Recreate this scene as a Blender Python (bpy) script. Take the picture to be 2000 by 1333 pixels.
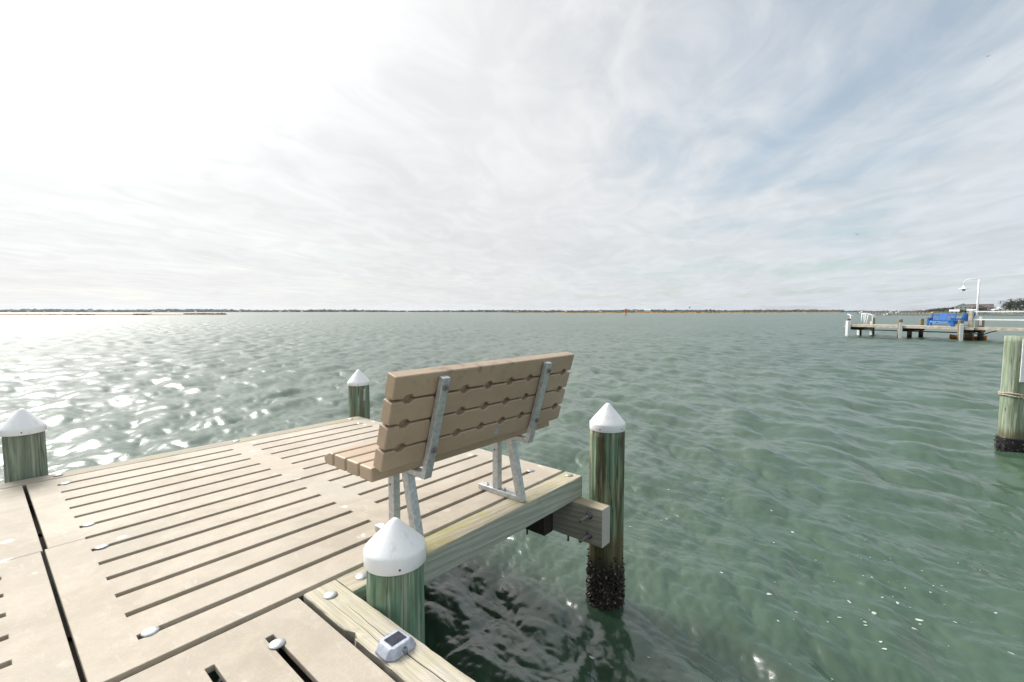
import bpy, bmesh, math, random
import numpy as np
from mathutils import Vector, Matrix
R = math.radians
random.seed(7)
for o in list(bpy.data.objects): bpy.data.objects.remove(o)
scene = bpy.context.scene
col = scene.collection

# ------------------------------------------------------------------ camera
FPX = 904.0
PITCH = math.atan((666.5 - 609.6) / FPX)
HEAD = R(40.4)                       # azimuth of the view, x axis = along the slots
CAMH = 1.15
fw = Vector((math.cos(HEAD) * math.cos(PITCH), math.sin(HEAD) * math.cos(PITCH), -math.sin(PITCH)))
rt = Vector((math.sin(HEAD), -math.cos(HEAD), 0))
up = rt.cross(fw)
cam_d = bpy.data.cameras.new('camera'); cam = bpy.data.objects.new('camera', cam_d); col.objects.link(cam)
cam.matrix_world = Matrix(((rt.x, up.x, -fw.x, 0), (rt.y, up.y, -fw.y, 0), (rt.z, up.z, -fw.z, CAMH), (0, 0, 0, 1)))
cam_d.sensor_width = 36; cam_d.lens = FPX / 2000 * 36
cam_d.clip_start = 0.05; cam_d.clip_end = 20000
scene.camera = cam

# ------------------------------------------------------------------ sky, sun, exposure
SUN_AZ, SUN_EL = R(91), R(41)
sdir = Vector((math.cos(SUN_AZ) * math.cos(SUN_EL), math.sin(SUN_AZ) * math.cos(SUN_EL), math.sin(SUN_EL)))
world = bpy.data.worlds.new('World'); scene.world = world; world.use_nodes = True
wt = world.node_tree; wt.nodes.clear()

def nd(nt, typ, ins=None, **attrs):
    n = nt.nodes.new(typ)
    for k, v in attrs.items(): setattr(n, k, v)
    for k, v in (ins or {}).items():
        if isinstance(v, bpy.types.NodeSocket): nt.links.new(v, n.inputs[k])
        else: n.inputs[k].default_value = v
    return n
def mth(nt, op, a, b=None, c=None, clamp=False):
    n = nt.nodes.new('ShaderNodeMath'); n.operation = op; n.use_clamp = clamp
    for i, v in enumerate((a, b, c)):
        if v is None: continue
        if isinstance(v, bpy.types.NodeSocket): nt.links.new(v, n.inputs[i])
        else: n.inputs[i].default_value = v
    return n.outputs[0]
def vmt(nt, op, a, b=None):
    n = nt.nodes.new('ShaderNodeVectorMath'); n.operation = op
    for i, v in enumerate((a, b)):
        if v is None: continue
        if isinstance(v, bpy.types.NodeSocket): nt.links.new(v, n.inputs[i])
        else: n.inputs[i].default_value = v
    return n
def mix(nt, f, a, b, blend='MIX'):
    n = nt.nodes.new('ShaderNodeMix'); n.data_type = 'RGBA'; n.blend_type = blend
    for i, v in ((0, f), (6, a), (7, b)):
        if isinstance(v, bpy.types.NodeSocket): nt.links.new(v, n.inputs[i])
        else: n.inputs[i].default_value = (*v, 1) if isinstance(v, tuple) and len(v) == 3 else v
    return n.outputs[2]
def ramp(nt, f, p0, p1, c0=0.0, c1=1.0):
    n = nt.nodes.new('ShaderNodeMapRange'); n.interpolation_type = 'SMOOTHSTEP'
    nt.links.new(f, n.inputs[0])
    for i, v in ((1, p0), (2, p1), (3, c0), (4, c1)): n.inputs[i].default_value = v
    return n.outputs[0]
def noise(nt, vec, scale, detail=4, rough=.5, dist=0.0, typ='FBM'):
    n = nt.nodes.new('ShaderNodeTexNoise'); n.noise_type = typ
    nt.links.new(vec, n.inputs['Vector'])
    n.inputs['Scale'].default_value = scale; n.inputs['Detail'].default_value = detail
    n.inputs['Roughness'].default_value = rough; n.inputs['Distortion'].default_value = dist
    return n.outputs['Fac']
def mapping(nt, vec, loc=(0, 0, 0), rot=(0, 0, 0), scale=(1, 1, 1)):
    n = nt.nodes.new('ShaderNodeMapping'); nt.links.new(vec, n.inputs[0])
    n.inputs[1].default_value = loc; n.inputs[2].default_value = rot; n.inputs[3].default_value = scale
    return n.outputs[0]

sky = nd(wt, 'ShaderNodeTexSky', sky_type='NISHITA'); sky.sun_disc = False
sky.sun_elevation = SUN_EL; sky.sun_rotation = R(90) - SUN_AZ
sky.air_density = 1.0; sky.dust_density = 1.5; sky.ozone_density = 1.0
tc = nd(wt, 'ShaderNodeTexCoord')
dirv = vmt(wt, 'NORMALIZE', tc.outputs['Generated']).outputs[0]
sep = nd(wt, 'ShaderNodeSeparateXYZ', {0: dirv})
zc = mth(wt, 'ADD', mth(wt, 'MAXIMUM', sep.outputs[2], 0.0), 0.06)
comb = nd(wt, 'ShaderNodeCombineXYZ', {0: mth(wt, 'DIVIDE', sep.outputs[0], zc), 1: mth(wt, 'DIVIDE', sep.outputs[1], zc), 2: 0.0})
plane = comb.outputs[0]
turned = mapping(wt, plane, rot=(0, 0, R(-27)))          # cloud streets run away from the camera
streak = mapping(wt, turned, loc=(1.7, 4.2, 0), scale=(.52, .90, 1))
n1 = noise(wt, streak, 1.0, 8, .56, .9)
n2 = noise(wt, mapping(wt, turned, loc=(3.1, 7.7, 0), scale=(.75, 1.0, 1)), .5, 4, .5, .5)
n3 = noise(wt, mapping(wt, turned, loc=(9, 2, 0), scale=(.75, 1.25, 1)), 2.4, 7, .6, 1.0)
dt = nd(wt, 'ShaderNodeVectorMath', operation='DOT_PRODUCT'); wt.links.new(dirv, dt.inputs[0]); dt.inputs[1].default_value = sdir
g = mth(wt, 'MAXIMUM', dt.outputs['Value'], 0.0)
dens = mth(wt, 'ADD', mth(wt, 'MULTIPLY', n1, .55), mth(wt, 'ADD', mth(wt, 'MULTIPLY', n2, .55), mth(wt, 'MULTIPLY', n3, .16)))
dens = mth(wt, 'MULTIPLY_ADD', dt.outputs['Value'], .10, dens)   # the cover thins out away from the sun
cov = ramp(wt, dens, .41, .67, .46, .97)
low = ramp(wt, sep.outputs[2], .02, .16, .72, 0.0)      # cloud layers pile up towards the horizon
cov = mth(wt, 'MAXIMUM', cov, low)
shade = ramp(wt, dens, .60, .95, 1.0, .90)          # thick cloud is greyer
glow = mth(wt, 'ADD', mth(wt, 'MULTIPLY', mth(wt, 'POWER', g, 2.0), .17),
           mth(wt, 'ADD', mth(wt, 'MULTIPLY', mth(wt, 'POWER', g, 6), .10), mth(wt, 'MULTIPLY', mth(wt, 'POWER', g, 34), 5.6)))
wisp = mth(wt, 'MULTIPLY', ramp(wt, n3, .30, .72, .92, 1.05), ramp(wt, n1, .3, .7, .94, 1.05))
lum = mth(wt, 'MULTIPLY', mth(wt, 'ADD', .55, glow), mth(wt, 'MULTIPLY', mth(wt, 'MULTIPLY', shade, wisp), 10.0))
tint = mix(wt, ramp(wt, g, .0, .75), (.94, 1.0, 1.055), (1.0, 1.0, 1.0))
cl = vmt(wt, 'SCALE', tint); wt.links.new(lum, cl.inputs['Scale'])
skymix = mix(wt, cov, vmt(wt, 'MULTIPLY', sky.outputs[0], (.96, 1.12, 1.06)).outputs[0], cl.outputs[0])
bg = nd(wt, 'ShaderNodeBackground', {0: skymix, 1: .1})
wt.links.new(bg.outputs[0], nd(wt, 'ShaderNodeOutputWorld').inputs[0])

sun_d = bpy.data.lights.new('sun', 'SUN'); sun = bpy.data.objects.new('sun', sun_d); col.objects.link(sun)
sun_d.energy = 3.0; sun_d.angle = R(26); sun_d.color = (1, .95, .88)
sun.rotation_euler = sdir.to_track_quat('Z', 'Y').to_euler()

vs = scene.view_settings
vs.view_transform = 'Standard'; vs.look = 'None'; vs.exposure = 0.48; vs.gamma = 1.0; vs.use_curve_mapping = False
scene.render.engine = 'CYCLES'
scene.cycles.use_denoising = True
scene.cycles.max_bounces = 8
scene.cycles.sample_clamp_indirect = 6.0

# ------------------------------------------------------------------ helpers
def tag(o, label=None, cat=None, group=None, kind=None):
    if label: o['label'] = label
    if cat: o['category'] = cat
    if group: o['group'] = group
    if kind: o['kind'] = kind
    return o
def empty(name, loc=(0, 0, 0), rz=0.0):
    o = bpy.data.objects.new(name, None); col.objects.link(o); o.location = loc; o.rotation_euler = (0, 0, rz)
    o.empty_display_size = .1
    return o
class MB:
    def __init__(s): s.v = []; s.f = []; s.sm = []
    def add(s, vs, fs, smooth=False, M=None):
        b = len(s.v)
        s.v += [tuple(M @ Vector(p)) if M is not None else tuple(p) for p in vs]
        s.f += [tuple(i + b for i in f) for f in fs]; s.sm += [smooth] * len(fs)
        return s
    def box(s, x0, x1, y0, y1, z0, z1, M=None):
        vs = [(x, y, z) for z in (z0, z1) for y in (y0, y1) for x in (x0, x1)]
        return s.add(vs, [(0, 2, 3, 1), (4, 5, 7, 6), (0, 1, 5, 4), (1, 3, 7, 5), (3, 2, 6, 7), (2, 0, 4, 6)], False, M)
    def lathe(s, prof, n=32, M=None, smooth=True, sy=1.0):
        vs = []; fs = []
        for r, z in prof:
            for i in range(n):
                a = 2 * math.pi * i / n; vs.append((r * math.cos(a), r * math.sin(a) * sy, z))
        for j in range(len(prof) - 1):
            for i in range(n):
                k = (i + 1) % n; fs.append((j * n + i, j * n + k, (j + 1) * n + k, (j + 1) * n + i))
        fs.append(tuple(range(n - 1, -1, -1))); fs.append(tuple((len(prof) - 1) * n + i for i in range(n)))
        return s.add(vs, fs, smooth, M)
    def tube(s, pts, r, n=8, cap=True, smooth=True):
        pts = [Vector(p) for p in pts]; vs = []; fs = []
        prev = None
        for i, p in enumerate(pts):
            t = (pts[min(i + 1, len(pts) - 1)] - pts[max(i - 1, 0)]).normalized()
            a = prev if prev is not None else (Vector((0, 0, 1)) if abs(t.z) < .9 else Vector((1, 0, 0)))
            u = (a - t * a.dot(t)).normalized(); w = t.cross(u); prev = u
            rr = r[i] if isinstance(r, (list, tuple)) else r
            for k in range(n):
                an = 2 * math.pi * k / n; vs.append(p + (u * math.cos(an) + w * math.sin(an)) * rr)
        for j in range(len(pts) - 1):
            for k in range(n):
                m = (k + 1) % n; fs.append((j * n + k, j * n + m, (j + 1) * n + m, (j + 1) * n + k))
        if cap: fs.append(tuple(range(n - 1, -1, -1))); fs.append(tuple((len(pts) - 1) * n + k for k in range(n)))
        return s.add(vs, fs, smooth)
    def prism(s, poly, a0, a1, axis='x', M=None):
        # poly in the plane of the other two axes, extruded along axis
        n = len(poly)
        def p3(q, a): return {'x': (a, q[0], q[1]), 'y': (q[0], a, q[1]), 'z': (q[0], q[1], a)}[axis]
        vs = [p3(q, a0) for q in poly] + [p3(q, a1) for q in poly]
        fs = [tuple(range(n - 1, -1, -1)), tuple(range(n, 2 * n))] + [(i, (i + 1) % n, n + (i + 1) % n, n + i) for i in range(n)]
        return s.add(vs, fs, False, M)
    def mesh(s, name):
        me = bpy.data.meshes.new(name); me.from_pydata(s.v, [], s.f)
        me.polygons.foreach_set('use_smooth', s.sm)
        bm = bmesh.new(); bm.from_mesh(me); bmesh.ops.recalc_face_normals(bm, faces=bm.faces); bm.to_mesh(me); bm.free()
        return me
    def obj(s, name, mat, parent=None, bevel=0, seg=2, loc=None, rot=None, ang=35):
        me = s.mesh(name); return link(name, me, mat, parent, bevel, seg, loc, rot, ang)
def link(name, me, mat, parent=None, bevel=0, seg=2, loc=None, rot=None, ang=35):
    o = bpy.data.objects.new(name, me); col.objects.link(o)
    if mat is not None and not me.materials: me.materials.append(mat)
    if parent: o.parent = parent
    if loc is not None: o.location = loc
    if rot is not None: o.rotation_euler = rot
    if bevel:
        m = o.modifiers.new('bevel', 'BEVEL'); m.width = bevel; m.segments = seg; m.limit_method = 'ANGLE'; m.angle_limit = R(ang)
        m.harden_normals = False
        me.polygons.foreach_set('use_smooth', [True] * len(me.polygons))
        w = o.modifiers.new('normals', 'WEIGHTED_NORMAL'); w.keep_sharp = False
    return o
def copy_tree(o, parent=None):
    c = o.copy(); col.objects.link(c); c.parent = parent
    for ch in list(o.children): copy_tree(ch, c)
    return c

# ------------------------------------------------------------------ materials
def newmat(name):
    m = bpy.data.materials.new(name); m.use_nodes = True
    nt = m.node_tree; b = nt.nodes['Principled BSDF']
    t = nt.nodes.new('ShaderNodeTexCoord')
    return m, nt, b, t.outputs['Object']
def setc(nt, b, c):
    if isinstance(c, bpy.types.NodeSocket): nt.links.new(c, b.inputs['Base Color'])
    else: b.inputs['Base Color'].default_value = (*c, 1)
def bump(nt, b, h, dist, strength=1.0, normal=None):
    n = nd(nt, 'ShaderNodeBump', {'Strength': strength, 'Distance': dist}); nt.links.new(h, n.inputs['Height'])
    if normal is not None: nt.links.new(normal, n.inputs['Normal'])
    nt.links.new(n.outputs[0], b.inputs['Normal']); return n.outputs[0]
def plain(name, c, rough=.5, metal=0.0, var=.12, scale=14, bmp=0.0):
    m, nt, b, oc = newmat(name)
    n = noise(nt, oc, scale, 5, .6)
    dark = tuple(x * (1 - var * 1.6) for x in c); lite = tuple(min(1, x * (1 + var)) for x in c)
    setc(nt, b, mix(nt, ramp(nt, n, .3, .7), dark, lite))
    b.inputs['Roughness'].default_value = rough; b.inputs['Metallic'].default_value = metal
    if bmp: bump(nt, b, n, bmp)
    return m

def mat_slab():
    m, nt, b, _ = newmat('cast_tan_slab')
    oc = nd(nt, 'ShaderNodeNewGeometry').outputs['Position']
    big = noise(nt, oc, 1.7, 5, .6, .4); fine = noise(nt, oc, 95, 5, .7); mid = noise(nt, oc, 11, 6, .65)
    c = mix(nt, ramp(nt, big, .3, .7), (.375, .332, .268), (.445, .40, .33))
    c = mix(nt, ramp(nt, mid, .35, .75, 0, .5), c, (.535, .47, .375))
    c = mix(nt, ramp(nt, fine, .35, .62, .3, 0), c, (.36, .29, .21))
    grey = noise(nt, mapping(nt, oc, loc=(4, 9, 2)), .75, 6, .68, .8); c = mix(nt, ramp(nt, grey, .42, .68, 0, .55), c, (.365, .335, .285))
    # worn grey scuffing
    sc = noise(nt, mapping(nt, oc, rot=(0, 0, R(35)), scale=(1, .35, 1)), 16, 6, .7, 1.2)
    c = mix(nt, ramp(nt, sc, .56, .72, 0, .45), c, (.58, .54, .47))
    # bird droppings
    vor = nd(nt, 'ShaderNodeTexVoronoi', {'Scale': 5.6, 'Randomness': 1.0}); wob = mix(nt, .045, oc, nd(nt, 'ShaderNodeTexNoise', {'Vector': oc, 'Scale': 21.0}).outputs['Color'])
    nt.links.new(wob, vor.inputs['Vector'])
    gate = ramp(nt, nd(nt, 'ShaderNodeSeparateColor', {0: vor.outputs['Color']}).outputs[0], .38, .40)
    spot = mth(nt, 'MULTIPLY', ramp(nt, vor.outputs['Distance'], .07, .19, 1, 0), gate)
    patch = ramp(nt, noise(nt, oc, 1.1, 2), .40, .52)
    spot = mth(nt, 'MULTIPLY', mth(nt, 'MULTIPLY', spot, patch), ramp(nt, mid, .38, .6, .1, .95))
    c = mix(nt, spot, c, (.82, .82, .80))
    vb = nd(nt, 'ShaderNodeTexVoronoi', {'Scale': 3.1, 'Randomness': 1.0}); nt.links.new(mapping(nt, wob, loc=(5, 3, 1)), vb.inputs['Vector'])
    gb = ramp(nt, nd(nt, 'ShaderNodeSeparateColor', {0: vb.outputs['Color']}).outputs[1], .80, .82)
    c = mix(nt, mth(nt, 'MULTIPLY', mth(nt, 'MULTIPLY', ramp(nt, vb.outputs['Distance'], .03, .09, 1, 0), gb), .45), c, (.42, .27, .14))
    rnd = nd(nt, 'ShaderNodeObjectInfo').outputs['Random']; hs = nd(nt, 'ShaderNodeHueSaturation', {'Color': c}); nt.links.new(mth(nt, 'MULTIPLY_ADD', rnd, .14, .94), hs.inputs['Value']); c = hs.outputs[0]
    tide = noise(nt, mapping(nt, oc, loc=(1, 5, 0)), 1.5, 5, .6, .7); c = mix(nt, mth(nt, 'MULTIPLY', ramp(nt, tide, .46, .54), ramp(nt, tide, .66, .56)), c, mix(nt, .22, c, (.27, .225, .165)))
    setc(nt, b, c); b.inputs['Roughness'].default_value = .72
    h = mth(nt, 'ADD', fine, mth(nt, 'MULTIPLY', mid, 1.2)); bump(nt, b, h, .0022, .8)
    return m
def mat_timber(name, top=(.53, .475, .36), side=(.46, .53, .455), algae=.75, grain=.6):
    """weathered treated pine, grain along local X; bleached on the upper face"""
    m, nt, b, oc = newmat(name)
    info = nd(nt, 'ShaderNodeObjectInfo')
    off = vmt(nt, 'ADD', oc, vmt(nt, 'SCALE', (7.3, 3.1, 5.7)).outputs[0])
    sc = nt.nodes[-1]
    v = off.outputs[0]
    ring = mapping(nt, v, scale=(.55, 3.2, 3.2))
    d1 = nd(nt, 'ShaderNodeTexNoise', {'Vector': ring, 'Scale': 1.6, 'Detail': 2.0})
    w = nd(nt, 'ShaderNodeTexWave', {'Scale': 7.5, 'Distortion': 5.5, 'Detail': 3.0, 'Detail Scale': 1.0}, wave_type='BANDS', bands_direction='DIAGONAL')
    nt.links.new(mapping(nt, v, scale=(.16, 2.2, 2.2)), w.inputs['Vector'])
    fib = noise(nt, mapping(nt, v, scale=(3.5, 150, 150)), 1.0, 6, .72, .3)
    on = nd(nt, 'ShaderNodeSeparateXYZ', {0: nd(nt, 'ShaderNodeTexCoord').outputs['Normal']}); nz = on.outputs[2]
    isup = ramp(nt, nz, .35, .8)
    c = mix(nt, isup, side, top)
    dk = mix(nt, isup, tuple(x * .55 for x in side), tuple(x * .66 for x in top))
    c = mix(nt, mth(nt, 'MULTIPLY', ramp(nt, w.outputs[1], .45, .95), .75 * grain), c, dk)
    c = mix(nt, ramp(nt, fib, .38, .68, .5, 0), c, tuple(x * .5 for x in top))
    c = mix(nt, ramp(nt, fib, .55, .8, 0, .45), c, (.66, .62, .53))
    big = noise(nt, v, 3.3, 5, .6, .6)
    c = mix(nt, mth(nt, 'MULTIPLY', ramp(nt, big, .46, .62), mth(nt, 'MULTIPLY', isup, algae)), c, (.37, .345, .12))
    c = mix(nt, mth(nt, 'MULTIPLY', ramp(nt, noise(nt, v, 6.1, 5, .65), .56, .75), .5), c, (.27, .25, .2))
    rg = nd(nt, 'ShaderNodeTexWave', {'Scale': 16.0, 'Distortion': 2.0, 'Detail': 2.0}, wave_type='RINGS', rings_direction='X'); nt.links.new(mapping(nt, oc, loc=(0, -.02, .30)), rg.inputs['Vector'])
    endc = mix(nt, ramp(nt, rg.outputs[1], .2, .9), (.58, .57, .54), (.40, .38, .34))
    c = mix(nt, mth(nt, 'MULTIPLY', ramp(nt, mth(nt, 'ABSOLUTE', on.outputs[0]), .7, .9), .85), c, endc)
    setc(nt, b, c); b.inputs['Roughness'].default_value = .78
    h = mth(nt, 'ADD', mth(nt, 'MULTIPLY', fib, 1.0), mth(nt, 'MULTIPLY', w.outputs[1], .5)); bump(nt, b, h, .0025, .9)
    return m
def mat_pile(name, a=(.115, .185, .125), bcol=(.055, .06, .04), pale=(.26, .32, .22), brown=(.16, .125, .06), wet=-.45, seed=0):
    m, nt, b, oc = newmat(name)
    v = mapping(nt, oc, loc=(seed * 3.7, seed * 1.9, seed * .7))
    st = noise(nt, mapping(nt, v, scale=(9, 9, .9)), 1.0, 5, .62, .6)
    st2 = noise(nt, mapping(nt, v, scale=(26, 26, 1.3)), 1.0, 5, .65, .4)
    fib = noise(nt, mapping(nt, v, scale=(80, 80, 2.5)), 1.0, 5, .7)
    lump = noise(nt, mapping(nt, v, scale=(3.5, 3.5, 1.4)), 1.0, 4, .6, .8)
    c = mix(nt, ramp(nt, st, .42, .58), bcol, a)
    c = mix(nt, ramp(nt, lump, .5, .66, 0, .75), c, brown)
    c = mix(nt, ramp(nt, st2, .51, .62, 0, .85), c, pale)
    c = mix(nt, ramp(nt, st2, .44, .3, 0, .8), c, tuple(x * .5 for x in bcol))
    c = mix(nt, ramp(nt, fib, .4, .62, .45, 0), c, tuple(x * .45 for x in bcol))
    crack = mth(nt, 'ABSOLUTE', mth(nt, 'SUBTRACT', noise(nt, mapping(nt, v, loc=(2, 7, 1), scale=(15, 15, .55)), 1.0, 3, .5, .25), .5)); c = mix(nt, ramp(nt, crack, .010, .003, 0, .85), c, tuple(x * .25 for x in bcol))
    knot = nd(nt, 'ShaderNodeTexVoronoi', {'Scale': 1.0}); nt.links.new(mapping(nt, v, scale=(7, 7, 3.2)), knot.inputs['Vector']); c = mix(nt, mth(nt, 'MULTIPLY', ramp(nt, knot.outputs['Distance'], .16, .05, 0, .8), ramp(nt, nd(nt, 'ShaderNodeSeparateColor', {0: knot.outputs['Color']}).outputs[0], .6, .62)), c, tuple(x * .4 for x in bcol))
    # tide stain: brown then black towards the water
    z = nd(nt, 'ShaderNodeSeparateXYZ', {0: oc}).outputs[2]
    zj = mth(nt, 'ADD', z, mth(nt, 'MULTIPLY', mth(nt, 'SUBTRACT', st2, .5), .30))
    c = mix(nt, ramp(nt, zj, wet + .12, wet - .02, 0, .85), c, (.105, .085, .035))
    c = mix(nt, ramp(nt, zj, wet - .08, wet - .24, 0, .95), c, (.018, .016, .012))
    setc(nt, b, c); b.inputs['Roughness'].default_value = .7
    h = mth(nt, 'ADD', fib, mth(nt, 'MULTIPLY', st2, 1.6)); bump(nt, b, h, .004, .9)
    return m
def mat_bench():
    m, nt, b, oc = newmat('tan_moulded_plastic')
    gp = nd(nt, 'ShaderNodeNewGeometry').outputs['Position']
    n = noise(nt, mapping(nt, gp, scale=(.5, 1, 1)), 5, 5, .6)
    c = mix(nt, ramp(nt, n, .3, .7), (.375, .285, .20), (.43, .33, .235))
    st = noise(nt, mapping(nt, gp, scale=(9, 60, 4)), 1.0, 4, .6)
    c = mix(nt, ramp(nt, st, .5, .8, 0, .25), c, (.52, .42, .31))
    z = nd(nt, 'ShaderNodeSeparateXYZ', {0: gp}).outputs[2]
    mil = mth(nt, 'MULTIPLY', ramp(nt, noise(nt, gp, 24, 6, .72), .52, .66), ramp(nt, z, .80, .875))
    mil = mth(nt, 'MULTIPLY', mil, ramp(nt, noise(nt, gp, 2.2, 3), .42, .62, .25, 1))
    c = mix(nt, mth(nt, 'MULTIPLY', mil, .75), c, (.12, .095, .075))
    c = mix(nt, ramp(nt, noise(nt, gp, 60, 4, .7), .66, .76, 0, .5), c, (.25, .18, .12))
    setc(nt, b, c); b.inputs['Roughness'].default_value = .46
    bump(nt, b, mth(nt, 'ADD', noise(nt, gp, 130, 3), noise(nt, mapping(nt, gp, scale=(5, 120, 120)), 1.0, 4)), .0009)
    return m
def mat_galv(name='galvanised_steel', k=1.0):
    m, nt, b, oc = newmat(name)
    gp = nd(nt, 'ShaderNodeNewGeometry').outputs['Position']
    vor = nd(nt, 'ShaderNodeTexVoronoi', {'Scale': 70.0}); nt.links.new(gp, vor.inputs['Vector'])
    n = noise(nt, gp, 30, 5, .7)
    c = mix(nt, nd(nt, 'ShaderNodeSeparateColor', {0: vor.outputs['Color']}).outputs[0], tuple(x * k for x in (.30, .32, .33)), tuple(x * k for x in (.42, .44, .45)))
    c = mix(nt, ramp(nt, n, .5, .7, 0, .6), c, tuple(x * k for x in (.46, .455, .43)))
    setc(nt, b, c); b.inputs['Metallic'].default_value = .55; b.inputs['Roughness'].default_value = .5
    bump(nt, b, n, .001)
    return m
def mat_rust():
    m, nt, b, oc = newmat('rusty_bolt_steel')
    n = noise(nt, oc, 60, 5, .7)
    c = mix(nt, ramp(nt, n, .42, .62), (.20, .22, .26), (.20, .085, .03)); setc(nt, b, c)
    b.inputs['Roughness'].default_value = .65; b.inputs['Metallic'].default_value = .3; bump(nt, b, n, .002)
    return m
def mat_cap():
    m, nt, b, oc = newmat('white_cap_plastic')
    n = noise(nt, mapping(nt, oc, scale=(8, 8, 3)), 1.0, 6, .65)
    c = mix(nt, ramp(nt, n, .45, .75, 0, .6), (.83, .85, .87), (.70, .71, .70)); c = mix(nt, ramp(nt, noise(nt, mapping(nt, oc, scale=(26, 26, 6)), 1.0, 5, .7), .54, .74, 0, .55), c, (.50, .49, .45)); setc(nt, b, c)
    b.inputs['Roughness'].default_value = .38
    bump(nt, b, noise(nt, oc, 18, 3), .001)
    return m
M = dict(slab=mat_slab(), timber=mat_timber('weathered_pine'), timber_pale=mat_timber('pale_weathered_pine', (.60, .55, .455), (.36, .34, .28), .22),
         timber_grey=mat_timber('grey_weathered_pine', (.40, .36, .29), (.30, .31, .27), .25), beam=mat_timber('beam_pine', (.52, .46, .34), (.42, .41, .345), .2, .7),
         bench=mat_bench(), galv=mat_galv(), galv_bright=mat_galv('bright_galvanised_tube', 1.45), rust=mat_rust(), cap=mat_cap(), white=plain('white_paint', (.86, .87, .88), .45, 0, .05),
         black=plain('black_rubber', (.02, .02, .022), .4), dark=plain('dark_metal', (.05, .045, .04), .6),
         rope=plain('old_rope', (.42, .37, .29), .9, 0, .3, 60, .003), blue=plain('blue_plastic', (.012, .135, .45), .38, 0, .15),
         old_wood=plain('old_dock_wood', (.27, .22, .15), .85, 0, .35, 3), deckboard=plain('pale_dock_boards', (.50, .45, .37), .85, 0, .2, 3),
         darkwood=plain('dark_wood', (.042, .034, .025), .8, 0, .3, 4))

# ------------------------------------------------------------------ water
W = -0.92
def fft_tile(L, N, kmin, kmax, rms, seed, prop, spread, peak):
    rng = np.random.default_rng(seed)
    k1 = 2 * np.pi * np.fft.fftfreq(N, L / N); kx, ky = np.meshgrid(k1, k1, indexing='ij')
    k = np.hypot(kx, ky); k[0, 0] = 1e-6
    ca = (kx * math.cos(prop) + ky * math.sin(prop)) / k
    S = np.exp(-(peak / k) ** 2) / k ** 3.4 * np.where(ca > 0, np.abs(ca) ** spread, .12 * np.abs(ca) ** spread)
    S *= (k >= kmin) & (k < kmax); S[0, 0] = 0
    a = np.sqrt(S) * (rng.normal(size=(N, N)) + 1j * rng.normal(size=(N, N)))
    h = np.real(np.fft.ifft2(a))
    s = rms / h.std() if rms else 1
    dx = np.real(np.fft.ifft2(-1j * kx / k * a)); dy = np.real(np.fft.ifft2(-1j * ky / k * a))
    return [q * s for q in (h, dx, dy)]
PROP = R(-38)
TILES = [  # size, rotation, tile, longest mesh range
    (41.0, R(11), fft_tile(41.0, 512, .3, 9, .035, 3, PROP - R(11), 2.4, 3.1), 140),
    (12.7, R(-23), fft_tile(12.7, 512, 9, 46, .0092, 5, PROP + R(23), 2.0, 3.0), 34),
    (3.9, R(31), fft_tile(3.9, 512, 46, 120, .0017, 9, PROP - R(31), 1.2, 3.0), 9)]
def waves(X, Y):
    """height and sideways drift of the water at world points (numpy arrays)"""
    r = np.hypot(X, Y); H = np.zeros_like(X); DX = np.zeros_like(X); DY = np.zeros_like(X)
    for L, rot, (h, dx, dy), rng in TILES:
        c, s = math.cos(rot), math.sin(rot)
        u = ((X * c + Y * s) / L % 1) * 512; v = ((-X * s + Y * c) / L % 1) * 512
        i = np.floor(u).astype(int); j = np.floor(v).astype(int); fu = u - i; fv = v - j
        i %= 512; j %= 512; i2 = (i + 1) % 512; j2 = (j + 1) % 512
        f = np.clip(2 - 1.6 * r / rng, 0, 1) if rng < 100 else np.clip(1.6 - r / rng, 0, 1)
        def smp(t): return (t[i, j] * (1 - fu) + t[i2, j] * fu) * (1 - fv) + (t[i, j2] * (1 - fu) + t[i2, j2] * fu) * fv
        a, b_, d = smp(h) * f, smp(dx) * f, smp(dy) * f
        H += a; DX += (b_ * c - d * s); DY += (b_ * s + d * c)
    return H, DX, DY
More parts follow.
